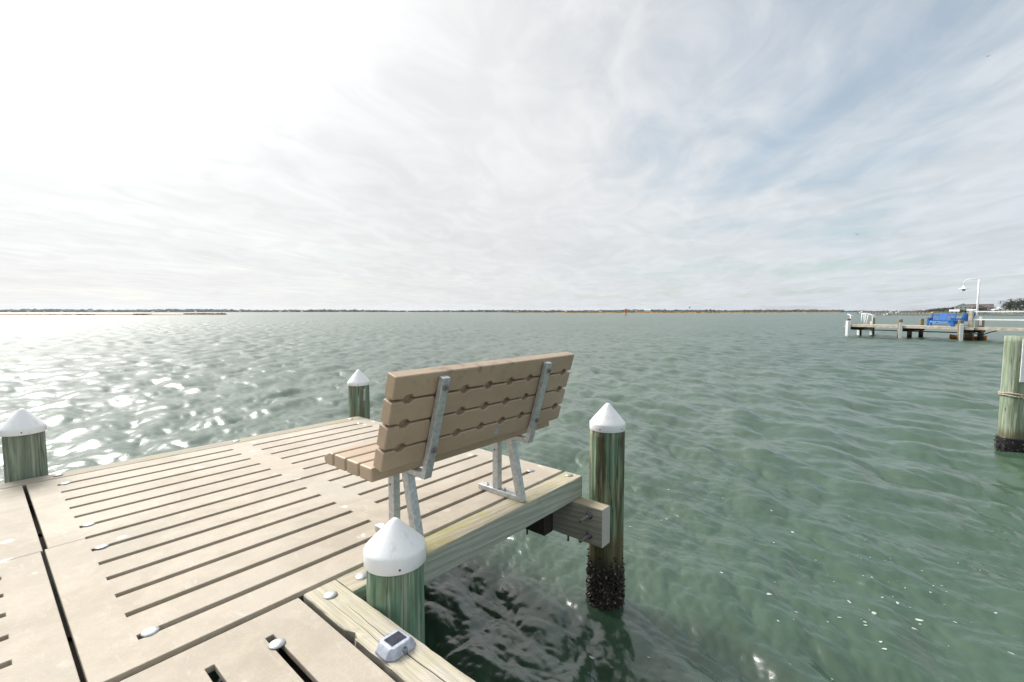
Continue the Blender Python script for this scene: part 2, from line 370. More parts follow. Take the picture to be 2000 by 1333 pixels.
def build_water():
    rs = [.35]
    while rs[-1] < 6200:
        q = rs[-1]; rs.append(q * (1.06 if q < 1.3 else 1.0040 + .0034 * min(1, max(0, (q - 5) / 6)) + .024 * min(1, max(0, math.log(q / 30) / math.log(12)))))
    rs = np.array(rs)
    hd = math.degrees(HEAD)
    th = np.concatenate([np.arange(hd - 60, hd + 60, .19), np.arange(hd + 60, hd + 300, 1.6)]); th = np.radians(th)
    nr, nt_ = len(rs), len(th)
    Rr, T = np.meshgrid(rs, th, indexing='ij')
    X = (Rr * np.cos(T)); Y = (Rr * np.sin(T))
    H, DX, DY = waves(X, Y)
    P = np.stack([X + DX * .7, Y + DY * .7, W + H], -1).reshape(-1, 3)
    ii, jj = np.meshgrid(np.arange(nr - 1), np.arange(nt_), indexing='ij'); j2 = (jj + 1) % nt_
    Q = np.stack([ii * nt_ + jj, (ii + 1) * nt_ + jj, (ii + 1) * nt_ + j2, ii * nt_ + j2], -1).reshape(-1, 4)
    me = bpy.data.meshes.new('sound_water')
    nv, nq = len(P), len(Q)
    me.vertices.add(nv); me.vertices.foreach_set('co', P.astype(np.float32).ravel())
    me.loops.add(nq * 4); me.loops.foreach_set('vertex_index', Q.astype(np.int32).ravel())
    me.polygons.add(nq); me.polygons.foreach_set('loop_start', np.arange(0, nq * 4, 4, dtype=np.int32))
    me.polygons.foreach_set('use_smooth', np.ones(nq, bool))
    me.update(calc_edges=True)
    at = me.attributes.new('openness', 'FLOAT', 'POINT')   # 0 where the mesh carries all the waves, 1 far out
    at.data.foreach_set('value', np.clip((np.log(Rr) - math.log(9)) / (math.log(90) - math.log(9)), 0, 1).astype(np.float32).ravel())
    m, nt, b, _ = newmat('green_sound_water')
    gp = nd(nt, 'ShaderNodeNewGeometry').outputs['Position']
    op = nd(nt, 'ShaderNodeAttribute', attribute_name='openness').outputs['Fac']
    rotm = mapping(nt, gp, rot=(0, 0, -PROP), scale=(1, 1, .2))
    big = noise(nt, gp, .09, 3)
    setc(nt, b, mix(nt, ramp(nt, big, .3, .7), (.037, .076, .045), (.049, .092, .058)))
    b.inputs['IOR'].default_value = 1.7
    nt.links.new(mth(nt, 'MULTIPLY_ADD', op, .10, .21), b.inputs['Roughness'])
    rip = noise(nt, mapping(nt, rotm, scale=(1, .55, 1)), 16, 4, .6, .4)
    b1 = nd(nt, 'ShaderNodeBump', {'Strength': 1.0, 'Distance': .0040, 'Height': rip})
    rip2 = noise(nt, mapping(nt, rotm, loc=(3, 1, 0), rot=(0, 0, R(15)), scale=(1, .5, 1)), 44, 3, .6, .3)
    b1 = nd(nt, 'ShaderNodeBump', {'Strength': 1.0, 'Distance': .0011, 'Height': rip2, 'Normal': b1.outputs[0]})
    chop = noise(nt, mapping(nt, rotm, scale=(1, .4, 1)), 2.1, 5, .62, .5)
    b2 = nd(nt, 'ShaderNodeBump', {'Distance': .05, 'Height': chop, 'Normal': b1.outputs[0]})
    nt.links.new(mth(nt, 'MULTIPLY', op, 1.0), b2.inputs['Strength'])
    chop2 = noise(nt, mapping(nt, rotm, scale=(1, .35, 1)), .55, 3, .55, .3)
    b3 = nd(nt, 'ShaderNodeBump', {'Distance': .16, 'Height': chop2, 'Normal': b2.outputs[0]})
    nt.links.new(mth(nt, 'MULTIPLY', op, .8), b3.inputs['Strength'])
    gust = ramp(nt, noise(nt, mapping(nt, rotm, scale=(1, .3, 1)), .035, 4, .6, .4), .35, .65, .45, 1.25)
    nt.links.new(mth(nt, 'MULTIPLY', op, gust), b2.inputs['Strength']); nt.links.new(mth(nt, 'MULTIPLY', op, gust), b3.inputs['Strength'])
    nt.links.new(b3.outputs[0], b.inputs['Normal'])
    o = link('water', me, m); tag(o, kind='structure')
build_water()
def water_z(x, y):
    H, _, _ = waves(np.array([float(x)]), np.array([float(y)])); return W + float(H[0])
def build_foam():
    rng = random.Random(4); mb = MB()
    spots = []
    # line of flecks drifting off the dock end, and a loose scatter
    for _ in range(120):
        t = rng.random()
        cx = 2.1 + 2.9 * t + rng.gauss(0, .38); cy = .05 - .12 * t + rng.gauss(0, .36)
        spots.append((cx, cy, abs(rng.gauss(0, .003)) + .0019))
    for _ in range(34): spots.append((rng.uniform(3, 7), rng.uniform(.4, 3.4), abs(rng.gauss(0, .005)) + .003))
    for _ in range(26): spots.append((rng.uniform(1.2, 2.4), rng.uniform(.3, 1.5), abs(rng.gauss(0, .005)) + .003))
    for p in ((1.98, .10, .009), (2.1, .16, .010)): spots.append(p)
    for cx, cy, s in spots:
        n = 9; a0 = rng.random() * 6.28; el = rng.uniform(1.0, 2.4); an = R(95) + rng.gauss(0, .5)
        vs = []
        for k in range(n):
            a = a0 + k * 2 * math.pi / n; rr = s * rng.uniform(.7, 1.25)
            dx, dy = rr * math.cos(a) * el, rr * math.sin(a)
            x = cx + dx * math.cos(an) - dy * math.sin(an); y = cy + dx * math.sin(an) + dy * math.cos(an)
            vs.append((x, y, water_z(x, y) + .003))
        vs.append((cx, cy, water_z(cx, cy) + .003 + s * .25))
        mb.add(vs, [(k, (k + 1) % n, n) for k in range(n)], True)
    m, nt, b, oc = newmat('foam'); setc(nt, b, mix(nt, ramp(nt, noise(nt, oc, 160, 3), .42, .55), (.40, .46, .42), (.56, .60, .57))); b.inputs['Roughness'].default_value = .6
    tag(mb.obj('sea_foam', m), 'small white foam flecks drifting on green water', 'foam', kind='stuff')
build_foam()

# ------------------------------------------------------------------ the dock
dock = tag(empty('dock', (0, 0, 0)), 'tan slotted slab dock with timber edges carrying the tan bench', 'dock')
timber_later = []
def slab(x0, x1, y0, y1, slots, name='deck_slab', z0=-.024, z1=0.0):
    xs = sorted({x0, x1, *[s[0] for s in slots], *[s[1] for s in slots]}); ys = sorted({y0, y1, *[s[2] for s in slots], *[s[3] for s in slots]})
    def solid(i, j):
        if not (0 <= i < len(xs) - 1 and 0 <= j < len(ys) - 1): return False
        cx, cy = (xs[i] + xs[i + 1]) / 2, (ys[j] + ys[j + 1]) / 2
        return not any(s[0] < cx < s[1] and s[2] < cy < s[3] for s in slots)
    idx = {}; vs = []; fs = []
    def V(i, j, k):
        if (i, j, k) not in idx: idx[(i, j, k)] = len(vs); vs.append((xs[i], ys[j], (z0, z1)[k]))
        return idx[(i, j, k)]
    for i in range(len(xs) - 1):
        for j in range(len(ys) - 1):
            if not solid(i, j): continue
            fs.append((V(i, j, 1), V(i + 1, j, 1), V(i + 1, j + 1, 1), V(i, j + 1, 1))); fs.append((V(i, j, 0), V(i, j + 1, 0), V(i + 1, j + 1, 0), V(i + 1, j, 0)))
            if not solid(i - 1, j): fs.append((V(i, j, 0), V(i, j, 1), V(i, j + 1, 1), V(i, j + 1, 0)))
            if not solid(i + 1, j): fs.append((V(i + 1, j, 0), V(i + 1, j + 1, 0), V(i + 1, j + 1, 1), V(i + 1, j, 1)))
            if not solid(i, j - 1): fs.append((V(i, j, 0), V(i + 1, j, 0), V(i + 1, j, 1), V(i, j, 1)))
            if not solid(i, j + 1): fs.append((V(i, j + 1, 0), V(i, j + 1, 1), V(i + 1, j + 1, 1), V(i + 1, j + 1, 0)))
    mb = MB(); mb.add(vs, fs)
    return mb.obj(name, M['slab'], dock, bevel=.0035, seg=2)
SW = .0165                            # half a slot
PIT = .1855; YB = 1.841; YC = 3.139; YF = 4.437
def rows(y0, xa): return [(a, b, y0 + PIT * k - SW, y0 + PIT * k + SW) for k in range(1, 7) for a, b in xa]
def edge(y, xa): return [(a, b, y - SW, y + SW) for a, b in xa]
XA = [(.336, 1.390), (1.545, 2.605)]
# half slots on the edges where two slabs meet leave a long gap with closed ends
s_far = slab(.200, 2.747, YC + .004, YF - .009, rows(YC, XA) + [(.336, 2.605, YC, YC + SW)])
s_near = slab(.188, 2.747, YB + SW, YC - .004, rows(YB, XA) + [(.336, 2.605, YC - SW, YC)])
XL = [(-2.2, -1.15), (-1.0, .040)]
s_lf = slab(-2.36, .182, 3.126 + .004, YF - .009, rows(3.126, XL) + [(-2.2, .040, 3.126, 3.126 + SW)])
s_ln = slab(-2.36, .174, 1.826 + SW, 3.126 - .004, rows(1.826, XL) + [(-2.2, .040, 3.126 - SW, 3.126)])
for (xa_, xb_, n_, ya_, yb_) in ((.30, 2.62, 6, 1.87, 4.42), (-2.3, .10, 6, 1.87, 4.42)):
    for k in range(n_):
        wd = (xb_ - xa_) / n_; timber_later.append((xa_ + wd * (k + 1) - .006, ya_, yb_ - ya_, wd - .012))
# walkway slabs, slots running the other way
def ycols(x0, ya, k0=0, k1=6): return [(x0 - PIT * k - .0135, x0 - PIT * k + .0135, a, b) for k in range(k0, k1) for a, b in ya]
s_w1 = slab(-.43, .812, -.72, 1.826 - .0025, ycols(.641, [(-.56, .50), (.64, 1.678)]))
s_w2 = slab(-.43, .812, -3.3, -.735, ycols(.641, [(-3.1, -2.1), (-1.95, -.88)]))
s_w3 = slab(-1.69, -.445, -.72, 1.811, ycols(-.63, [(-.56, .50), (.64, 1.678)]))
s_w4 = slab(-1.69, -.445, -3.3, -.735, ycols(-.63, [(-3.1, -2.1), (-1.95, -.88)]))
dome_me = None
def fastener(x, y, parent, z=0.0, rz=0.0, s=1.0):
    global dome_me
    if dome_me is None:
        mb = MB(); mb.lathe([(.0305, 0), (.0325, .0015), (.0315, .003), (.0265, .006), (.0185, .0082), (.0095, .0093), (.002, .0096)], 28)
        mb.lathe([(.005, -.07), (.005, .001)], 8)
        dome_me = mb.mesh('deck_fastener')
    o = link('deck_fastener', dome_me, M['galv'], parent); o.location = (x, y, z); o.rotation_euler = (random.gauss(0, .05), random.gauss(0, .05), rz); o.scale = (s * .85, s * .85, s * .85)
for sl, y0, xs in ((s_far, YC, (.372, 2.57)), (s_near, YB, (.372, 2.592)), (s_lf, 3.126, (.0, -2.15)), (s_ln, 1.826, (-.005, -2.15))):
    for k in (1, 6):
        for x in xs: fastener(x, y0 + PIT * k, sl, .001)
for x in (.641, .641 - 5 * PIT):
    for y in (1.615, -.5): fastener(x, y, s_w1, .001)

def timber(name, p, L, w, h, mat, parent, axis='x', notches=(), chips=(), seed=0, wear=.004, far_side=True):
    """sawn timber, long axis local x, top at local z 0; p = corner (min), axis y turns it; notches are drying cracks"""
    rng = random.Random(seed); n = max(6, int(L / .04)); sec_all = []
    for i in range(n + 1):
        t = i / n; x = L * t
        j = lambda a=.0012: rng.uniform(-a, a)
        r = wear + j()
        cl = 0; cz = 0
        for c0, c1, dy, dz in chips:
            if c0 <= x <= c1:
                k = math.sin(math.pi * (x - c0) / (c1 - c0)) ** .5; cl += dy * k * rng.uniform(.75, 1); cz += dz * k * rng.uniform(.7, 1)
        top = [(j(), -r), (r + j(), 0)]
        for yc, x0, x1, wd, dp in notches:
            yy = yc + .006 * math.sin(x * 5.3 + yc * 40) + rng.uniform(-.0012, .0012); f = 0.0
            if x0 < x < x1: f = math.sin(math.pi * (x - x0) / (x1 - x0)) ** .4
            top += [(yy - wd * f / 2 - 1e-4, 0), (yy, -dp * f), (yy + wd * f / 2 + 1e-4, 0)]
        top += [(w - cl - r + j(), -cz * .2), (w - cl + j(), -cz - r)]
        sec = [(0, -h + r), (0 + .0, -h + r)][:1] + [(r, -h)] + [(w - r, -h), (w, -h + r)]
        sec_all.append([(x, a, b) for a, b in [(0, -h + r)] + top + [(w, -h + r), (w - r, -h), (r, -h)]])
    m = len(sec_all[0]); mb = MB(); vs = [q for s in sec_all for q in s]
    fs = [(i * m + k, i * m + (k + 1) % m, (i + 1) * m + (k + 1) % m, (i + 1) * m + k) for i in range(n) for k in range(m)]
    fs += [tuple(range(m - 1, -1, -1)), tuple(n * m + k for k in range(m))]
    mb.add(vs, fs)
    o = mb.obj(name, mat, parent)
    o.location = p
    if axis == 'y': o.rotation_euler = (0, 0, R(90))
    return o
# stringer under the back of the bench, outer edges, walkway edge
st = timber('edge_timber', (.976, 1.690, 0), 1.770, .139, .147, M['timber'], dock, notches=((.05, .9, 1.5, .002, .01),), seed=3)
st['label'] = 'bench-side edge timber, yellow with algae on top and green on its face'
fastener(2.695 - .976, .076, st, .001); fastener(1.058 - .976, .070, st, .001); fastener(.62, .05, st, -.009, 0, .3)
ft = timber('edge_timber', (-2.4, YF, 0), 5.147, .139, .147, M['timber_grey'], dock, seed=4)
for x in (.36, 2.62, 1.5): fastener(x + 2.4, .07, ft, .001)
wtm = timber('edge_timber', (.974, -3.3, 0), 5.126, .141, .147, M['timber_pale'], dock, axis='y',
             notches=((.062, 3.4, 4.93, .0045, .02), (.10, 4.5, 5.05, .002, .01)), chips=((4.745, 4.80, .018, .02), (4.56, 4.585, .007, .01)), seed=5)
wtm['label'] = 'pale cracked edge timber with the solar light on it'
fastener(1.737 + 3.3, .072, wtm, .001); fastener(.6 + 3.3, .072, wtm, .001)
timber('edge_timber', (.9745, 1.6895, -.150), .2, .2, .14, M['beam'], dock, seed=8)
for k, (x, y, L, w) in enumerate(timber_later): timber('added_dark_plank', (x, y, -.085), L, w, .036, M['darkwood'], dock, axis='y', seed=70 + k)  # unseen dark planks added below the deck so the slots look dark
for k in range(7): timber('added_dark_plank', (.80 - .172 * k, -3.2, -.085), 4.9, .165, .036, M['darkwood'], dock, axis='y', seed=90 + k)
# cross beams carrying the deck, bolted to the piles
def cross_beam(x0, x1, y0, y1, z0=-.407, z1=-.149, bolts=True):
    o = timber('cross_beam', (x1, y0, z1), y1 - y0, x1 - x0, z1 - z0, M['beam'], dock, axis='y', seed=int(x0 * 100), wear=.003)
    if bolts:
        for zz in (-.207, -.343):
            mb = MB(); w = x1 - x0
            Mx = Matrix.Rotation(R(-90), 4, 'X')   # local: +y points away from pile
            mb.lathe([(.027, 0), (.027, .004), (.023, .006)], 18, Matrix.Translation((0, 0, 0)) @ Mx)
            mb.lathe([(.019, .0055), (.019, .020), (.016, .022)], 6, Mx, False)
            prof = [(.0105, .017)]
            for k in range(17): prof += [(.0118, .022 + k * .006), (.0102, .025 + k * .006)]
            mb.lathe(prof, 12, Mx)
            b = mb.obj('bolt', M['rust'], o); b.location = (1.561 - y0 if y0 < 1.5 else .1, w + .0005, zz - z1)
    return o
for x0 in (2.637, -.10): cross_beam(x0, x0 + .106, 1.467, 4.86, bolts=x0 > 0)
cross_beam(.975, 1.075, 1.84, 4.86, bolts=False)
timber('support_block', (2.635, 1.86, -.152), 2.4, .105, .258, M['darkwood'], dock, axis='y', seed=21)
for y in (-.6, -2.6): timber('joist', (-1.7, y, -.10), 2.66, .09, .24, M['beam'], dock, seed=30 + int(-y))
timber('joist', (.275, 1.9, -.14), 2.5, .19, .2, M['darkwood'], dock, axis='y', seed=61)  # added below the left slab gap to keep it black
for y in (2.45, 3.75): timber('joist', (-2.3, y, -.125), 4.9, .05, .09, M['darkwood'], dock, seed=40 + int(y * 3))
timber('joist', (.9, -3.2, -.10), 4.9, .05, .22, M['darkwood'], dock, axis='y', seed=51)
timber('joist', (-.40, -3.2, -.10), 4.9, .09, .22, M['darkwood'], dock, axis='y', seed=52)
for x, y in ((2.58, 2.05), (2.69, 1.765)):
    mb = MB(); mb.lathe([(.007, -.455), (.007, -.12)], 8); mb.obj('bolt', M['rust'], dock, loc=(x, y, -.02))

# ------------------------------------------------------------------ pilings
def piling(x, y, r, top, label, mat, cap=None, screw_az=None, barn=False, seed=1, name='dock_piling', bottom=-2.4, group=None, tilt=(0, 0)):
    t = tag(empty(name, (x, y, 0)), label, 'piling', group)
    rng = random.Random(seed); n = 48; prof_z = np.linspace(bottom, top, 40); vs = []; fs = []
    ph = [rng.uniform(0, 6.28) for _ in range(6)]
    cracks = [(rng.uniform(0, 6.28), rng.uniform(-.4, .2), rng.uniform(.3, 1.2)) for _ in range(4)]
    for z in prof_z:
        for i in range(n):
            a = 2 * math.pi * i / n
            rr = r * (1 - .012 * (z - 0)) + .0022 * math.sin(3 * a + ph[0] + z * 2) + .0014 * math.sin(7 * a + ph[1] - z * 3) + .001 * math.sin(13 * a + ph[2] + z)
            for ca, z0, ln in cracks:
                da = (a - ca + math.pi) % (2 * math.pi) - math.pi
                if abs(da) < .05 and z0 - ln < z < z0 + ln: rr -= .005
            vs.append((rr * math.cos(a), rr * math.sin(a), z))
    for j in range(len(prof_z) - 1):
        for i in range(n): k = (i + 1) % n; fs.append((j * n + i, j * n + k, (j + 1) * n + k, (j + 1) * n + i))
    fs.append(tuple((len(prof_z) - 1) * n + i for i in range(n)))
    mb = MB(); mb.add(vs, fs, True); mb.obj('post', mat, t)
    if cap:
        rc, zb, zs, za = cap; mb = MB()
        prof = [(rc - .006, zb + .002), (rc - .001, zb), (rc, zb + .002), (rc, zs - .006), (rc - .0015, zs), (rc - .006, zs + .006)]
        e = .085; den = math.sqrt(1 + e * e) - e
        for k in range(1, 15):
            t_ = 1 - k / 15; prof.append(((rc - .006) * t_ + .0005, zs + .006 + (za - zs - .006) * (1 - (math.sqrt(t_ * t_ + e * e) - e) / den)))
        mb.lathe(prof, 56); c = mb.obj('cap', M['cap'], t)
        for az in (screw_az or ()):
            mb = MB(); mb.lathe([(.0045, 0), (.004, .002), (.001, .003)], 10, Matrix.Rotation(R(90), 4, 'Y'))
            s = mb.obj('screw', M['dark'], c); s.location = ((rc - .0002) * math.cos(R(az)), (rc - .0002) * math.sin(R(az)), zb + .02); s.rotation_euler = (0, 0, R(az))
    if barn:
        b0, b1, bn, br = barn if isinstance(barn, tuple) else (-1.04, -.70, 2200, r)
        mb = MB()
        for _ in range(bn):
            a = rng.uniform(0, 6.283); z = b0 + (b1 - b0 + .16) * min(rng.betavariate(1.3, 1.9) * 1.05, 1)
            s = rng.uniform(.003, .0095); bulge = .007 + .008 * math.sin(math.pi * min(1, max(0, (-.58 - z) / .4)))
            base = Vector((math.cos(a) * (br + bulge - .014), math.sin(a) * (br + bulge - .014), z)); nrm = Vector((math.cos(a) + rng.gauss(0, .35), math.sin(a) + rng.gauss(0, .35), rng.gauss(0, .4))).normalized()
            q = nrm.to_track_quat('Z', 'Y').to_matrix().to_4x4(); q.translation = base
            k = 6; hh = s * rng.uniform(1.4, 2.8)
            ring = [(s * math.cos(6.283 * i / k), s * math.sin(6.283 * i / k), 0) for i in range(k)] + [(s * .45 * math.cos(6.283 * i / k), s * .45 * math.sin(6.283 * i / k), hh) for i in range(k)]
            mb.add(ring, [(i, (i + 1) % k, k + (i + 1) % k, k + i) for i in range(k)] + [tuple(range(k, 2 * k))], False, q)
        m, nt, b, oc = newmat('barnacles')
        rp = nd(nt, 'ShaderNodeNewGeometry').outputs['Random Per Island']
        c = mix(nt, ramp(nt, rp, .0, .75), (.008, .007, .006), (.045, .032, .024)); c = mix(nt, ramp(nt, rp, .86, .99), c, (.30, .23, .17)); setc(nt, b, c)
        b.inputs['Roughness'].default_value = .45
        tag(mb.obj('barnacles', m, t), kind='stuff')
    return t
near_pile = piling(1.090, 1.555, .1145, .16, 'green piling nearest the camera, beside the solar light, under a white cap', mat_pile('pile_green_near', a=(.19, .34, .23), bcol=(.11, .19, .125), pale=(.46, .52, .40), seed=1), (.1245, .137, .198, .314), (-118, -30), seed=1)
right_pile = piling(2.862, 1.56, .119, .36, 'green piling crusted with barnacles at the waterline, bolted to the beam end', mat_pile('pile_barnacled', a=(.16, .28, .175), bcol=(.085, .08, .038), pale=(.38, .42, .28), brown=(.22, .195, .085), wet=-.42, seed=2), (.1235, .335, .384, .519), (-100, -175), True, seed=2)
far_pile = piling(2.842, 4.705, .115, .36, 'green capped piling with a small paper tag behind the deck corner', mat_pile('pile_tagged', a=(.20, .33, .235), bcol=(.13, .14, .085), brown=(.27, .22, .11), pale=(.38, .45, .34), seed=3), (.122, .326, .362, .50), (-125,), seed=3)
left_pile = piling(.216, 4.705, .107, .34, 'grey-green capped piling at the left edge of the dock', mat_pile('pile_grey', a=(.25, .31, .235), bcol=(.16, .20, .15), pale=(.34, .39, .30), brown=(.21, .21, .14), seed=4), (.1195, .303, .345, .476), (-97,), seed=4)
# tag on the far pile
mb = MB()
a0, a1 = R(-95), R(-85)
for k in range(4):
    pass
mb.box(-.011, .011, -.0008, .0008, -.065, .065)
tg = mb.obj('paper_tag', plain('tag_paper', (.62, .6, .62), .6), far_pile, loc=(.1155 * math.cos(R(-92)), .1165 * math.sin(R(-92)), .225), rot=(0, R(2), R(-2)))
mb = MB()
for k in range(14):
    z = -.058 + k * .0083
    mb.box(-.0085, -.0085 + random.Random(k).uniform(.006, .015), -.0017, -.0009, z, z + .0042)
mb.obj('print', M['dark'], tg)
# free-standing mooring pile on the right, no cap, black sleeve, white strip
mp = piling(9.85, -1.262, .158, .80, 'thick pale green mooring pile with black sleeve at the right edge', mat_pile('pile_pale_green', a=(.33, .41, .30), bcol=(.20, .25, .16), pale=(.48, .52, .40), brown=(.27, .27, .15), wet=-.62, seed=6), barn=(-1.0, -.84, 700, .172), seed=6, name='mooring_piling')
mb = MB(); mb.lathe([(.166, -2.0), (.166, -.70), (.170, -.69), (.170, -.675), (.160, -.672)], 40); mb.obj('sleeve', M['black'], mp)
mb = MB(); mb.prism([(-.035, -.30), (.035, -.30), (.026, .30), (.012, .318), (-.012, .318), (-.026, .30)], -.008, .008, 'x')
mb.obj('guard_strip', M['white'], mp, bevel=.004, loc=(.163 * math.cos(R(193)), .163 * math.sin(R(193)), .45), rot=(0, R(-1), R(193)))
mb = MB()
for z, ph in ((-.03, 0), (-.06, 1)):
    pts = [(.171 * math.cos(t), .171 * math.sin(t), z + .008 * math.sin(3 * t + ph)) for t in np.linspace(0, 6.283, 60)]
    mb.tube(pts, .012, 8)
pts = [(.172 * math.cos(R(190)), .172 * math.sin(R(190)), -.045), (-.165, -.075, -.11), (-.15, -.12, -.2), (-.11, -.16, -.33)]
mb.tube(pts, .010, 8)
tag(mb.obj('mooring_rope', M['rope'], loc=(9.85, -1.262, 0)), 'old beige rope wound round the pale mooring pile', 'rope')

# ------------------------------------------------------------------ the tan bench
bench = tag(empty('bench', (1.77, 1.9, 0)), 'tan moulded plastic bench on galvanised legs at the dock end', 'bench')
bl = Vector((1.77, 1.9, 0))
BX0, BX1 = 1.108, 2.432
LEAN = R(16)
# back frame of reference: s up the slope, t outward (towards the sea)
def bk(x, s, t):   # point on the backrest; s from the seat line, t forward of the rear face
    return Vector((x, 1.700 - math.sin(LEAN) * s + math.cos(LEAN) * t, .39 + math.cos(LEAN) * s + math.sin(LEAN) * t)) - bl
NX = [1.194 + .1655 * k for k in range(8)]
def back_slat(s0, s1, notch_lo, notch_hi, k):
    th = .062; poly = []; rn = .0245
    def arc(cx, cs, up_):
        pts = []
        for i in range(9):
            a = math.pi * i / 8
            pts.append((cx - rn * math.cos(a), cs + (rn * .74 if up_ else -rn * .74) * math.sin(a) * .92))
        return pts
    poly.append((BX0, s0))
    if notch_lo:
        for cx in NX: poly += arc(cx, s0 - .003, True)
    poly.append((BX1, s0)); poly.append((BX1, s1))
    if notch_hi:
        for cx in reversed(NX): poly += list(reversed(arc(cx, s1 + .003, False)))
    poly.append((BX0, s1))
    n = len(poly); vs = [bk(x, s, 0) for x, s in poly] + [bk(x, s, th) for x, s in poly]
    me = bpy.data.meshes.new('back_slat'); bm = bmesh.new(); V = [bm.verts.new(v) for v in vs]
    bm.faces.new(V[:n]); bm.faces.new(V[n:][::-1])
    for i in range(n): bm.faces.new((V[i], V[n + i], V[n + (i + 1) % n], V[(i + 1) % n]))
    bmesh.ops.recalc_face_normals(bm, faces=bm.faces); bm.to_mesh(me); bm.free()
    me.materials.append(M['bench'])
    o = link('back_slat', me, None, bench, bevel=.008, seg=3, ang=50)
    return o
SJ = [(.078, .168), (.183, .283), (.298, .398), (.413, .516)]
slats = [back_slat(a, b, k > 0, k < 3, k) for k, (a, b) in enumerate(SJ)]
mb = MB()
vs = [bk(x, s, t) for t in (.028, .046) for s in (.09, .50) for x in (BX0 + .008, BX1 - .008)]
mb.add(vs, [(0, 2, 3, 1), (4, 5, 7, 6), (0, 1, 5, 4), (1, 3, 7, 5), (3, 2, 6, 7), (2, 0, 4, 6)]); mb.obj('backrest_core', M['bench'], bench)
# seat slats, front one with a rounded nose
for y0, y1, nose in ((1.747, 1.847, 0), (1.858, 1.957, 0), (1.968, 2.067, 0), (2.078, 2.165, 1)):
    z0, z1 = .404, .468
    if nose: poly = [(y0, z0), (y0 + .05, z0)] + [(y0 + .05 + .037 * math.sin(a), (z0 + z1) / 2 - .006 - .026 * math.cos(a)) for a in np.linspace(.2, 2.2, 7)] + [(y0 + .035, z1), (y0, z1)]
    else: poly = [(y0, z0), (y1, z0), (y1, z1), (y0, z1)]
    poly = [(a - bl.y, b) for a, b in poly]
    mb = MB(); mb.prism(poly, BX0 - bl.x, BX1 - bl.x, 'x'); mb.obj('seat_slat', M['bench'], bench, bevel=.009, seg=3, ang=25)
def bar(name, pts, w, x0, x1, parent):
    """bent flat or tube bar: centre line in y,z, thickness w, from x0 to x1"""
    P = [Vector((0, a - bl.y, b)) for a, b in pts]; vs = []
    n = len(P); lo = []; hi = []
    for i, p in enumerate(P):
        d0 = (P[i] - P[i - 1]).normalized() if i else (P[1] - P[0]).normalized(); d1 = (P[i + 1] - P[i]).normalized() if i < n - 1 else d0
        t = (d0 + d1).normalized(); nn = Vector((0, -t.z, t.y)); k = w / 2 / max(.3, nn.dot(Vector((0, -d0.z, d0.y))))
        lo.append(p - nn * k); hi.append(p + nn * k)
    poly = [(q.y, q.z) for q in lo] + [(q.y, q.z) for q in reversed(hi)]
    mb = MB(); mb.prism(poly, x0 - bl.x, x1 - bl.x, 'x'); return mb.obj(name, M['galv_bright'], parent, bevel=.003, seg=2)
for x in (1.334, 2.108):
    w = .044
    bb = bar('back_bar', [(1.7000, .3885), (1.6800, .3885), (1.5425, .864)], .030, x, x + w, bench)
    bar('seat_bar', [(1.6990, .3886), (2.10, .3886)], .029, x + .0015, x + w - .0015, bench)
    bar('leg', [(1.936, .034), (1.936, .3735)], .046, x + .002, x + w - .002, bench)
    bar('leg', [(1.735, .001), (1.823, .3735)], .046, x + .001, x + w - .001, bench)
    fb = bar('foot_bar', [(1.752, .017), (2.083, .017)], .033, x, x + w, bench)
    for yy in (1.87, 2.02):
        mb = MB(); mb.lathe([(.011, 0), (.011, .002), (.0075, .0022), (.0075, .008), (.004, .0085), (.004, .018)], 10); mb.obj('bolt', M['galv'], fb, loc=(x + .022 - bl.x, yy - bl.y, .0335))
    mb = MB(); mb.lathe([(.006, 0), (.006, .0012)], 10, Matrix.Rotation(R(-90), 4, 'Y')); mb.obj('bolt_hole_disc', M['dark'], bench, loc=(x + .002 - bl.x, 1.941 - bl.y, .285))  # dark disc painted in for the shade of a hole
    for s in (.145, .455):
        mb = MB(); q = Matrix.Rotation(R(90) - LEAN, 4, 'X')
        mb.lathe([(.0165, 0), (.0165, .0025), (.014, .0035)], 20, q); mb.lathe([(.0095, .0035), (.0095, .009), (.008, .010)], 6, q, False); mb.lathe([(.0055, .010), (.0055, .017), (.004, .018)], 10, q)
        o = mb.obj('bolt', M['rust'], bb); o.location = bk(x + .022, s, -.0375)
for x in (1.120, 1.197):
    mb = MB(); q = Matrix.Rotation(R(90) - LEAN, 4, 'X')
    pr = [(.0115, -.001), (.0115, .0012), (.0098, .0014), (.0096, .0002), (.001, .0002)]
    mb.lathe(pr, 20, q); mb.box(-.0055, .0055, -.0014, -.0002, -.0015, .0015, Matrix.Rotation(-LEAN, 4, 'X')); mb.box(-.0015, .0015, -.0014, -.0002, -.0055, .0055, Matrix.Rotation(-LEAN, 4, 'X'))
    o = mb.obj('moulded_mark', M['bench'], slats[1]); o.location = bk(x + .02, .225 + (x - 1.12) * .05, -.0002)
mb = MB(); mb.box(-.013, .013, -.0006, 0, -.016, .016, Matrix.Rotation(LEAN, 4, 'X'))
o = mb.obj('sticker', plain('faded_sticker', (.40, .43, .50), .5), slats[0]); o.location = bk(1.83, .12, -.0003)
for o in bench.children: pass

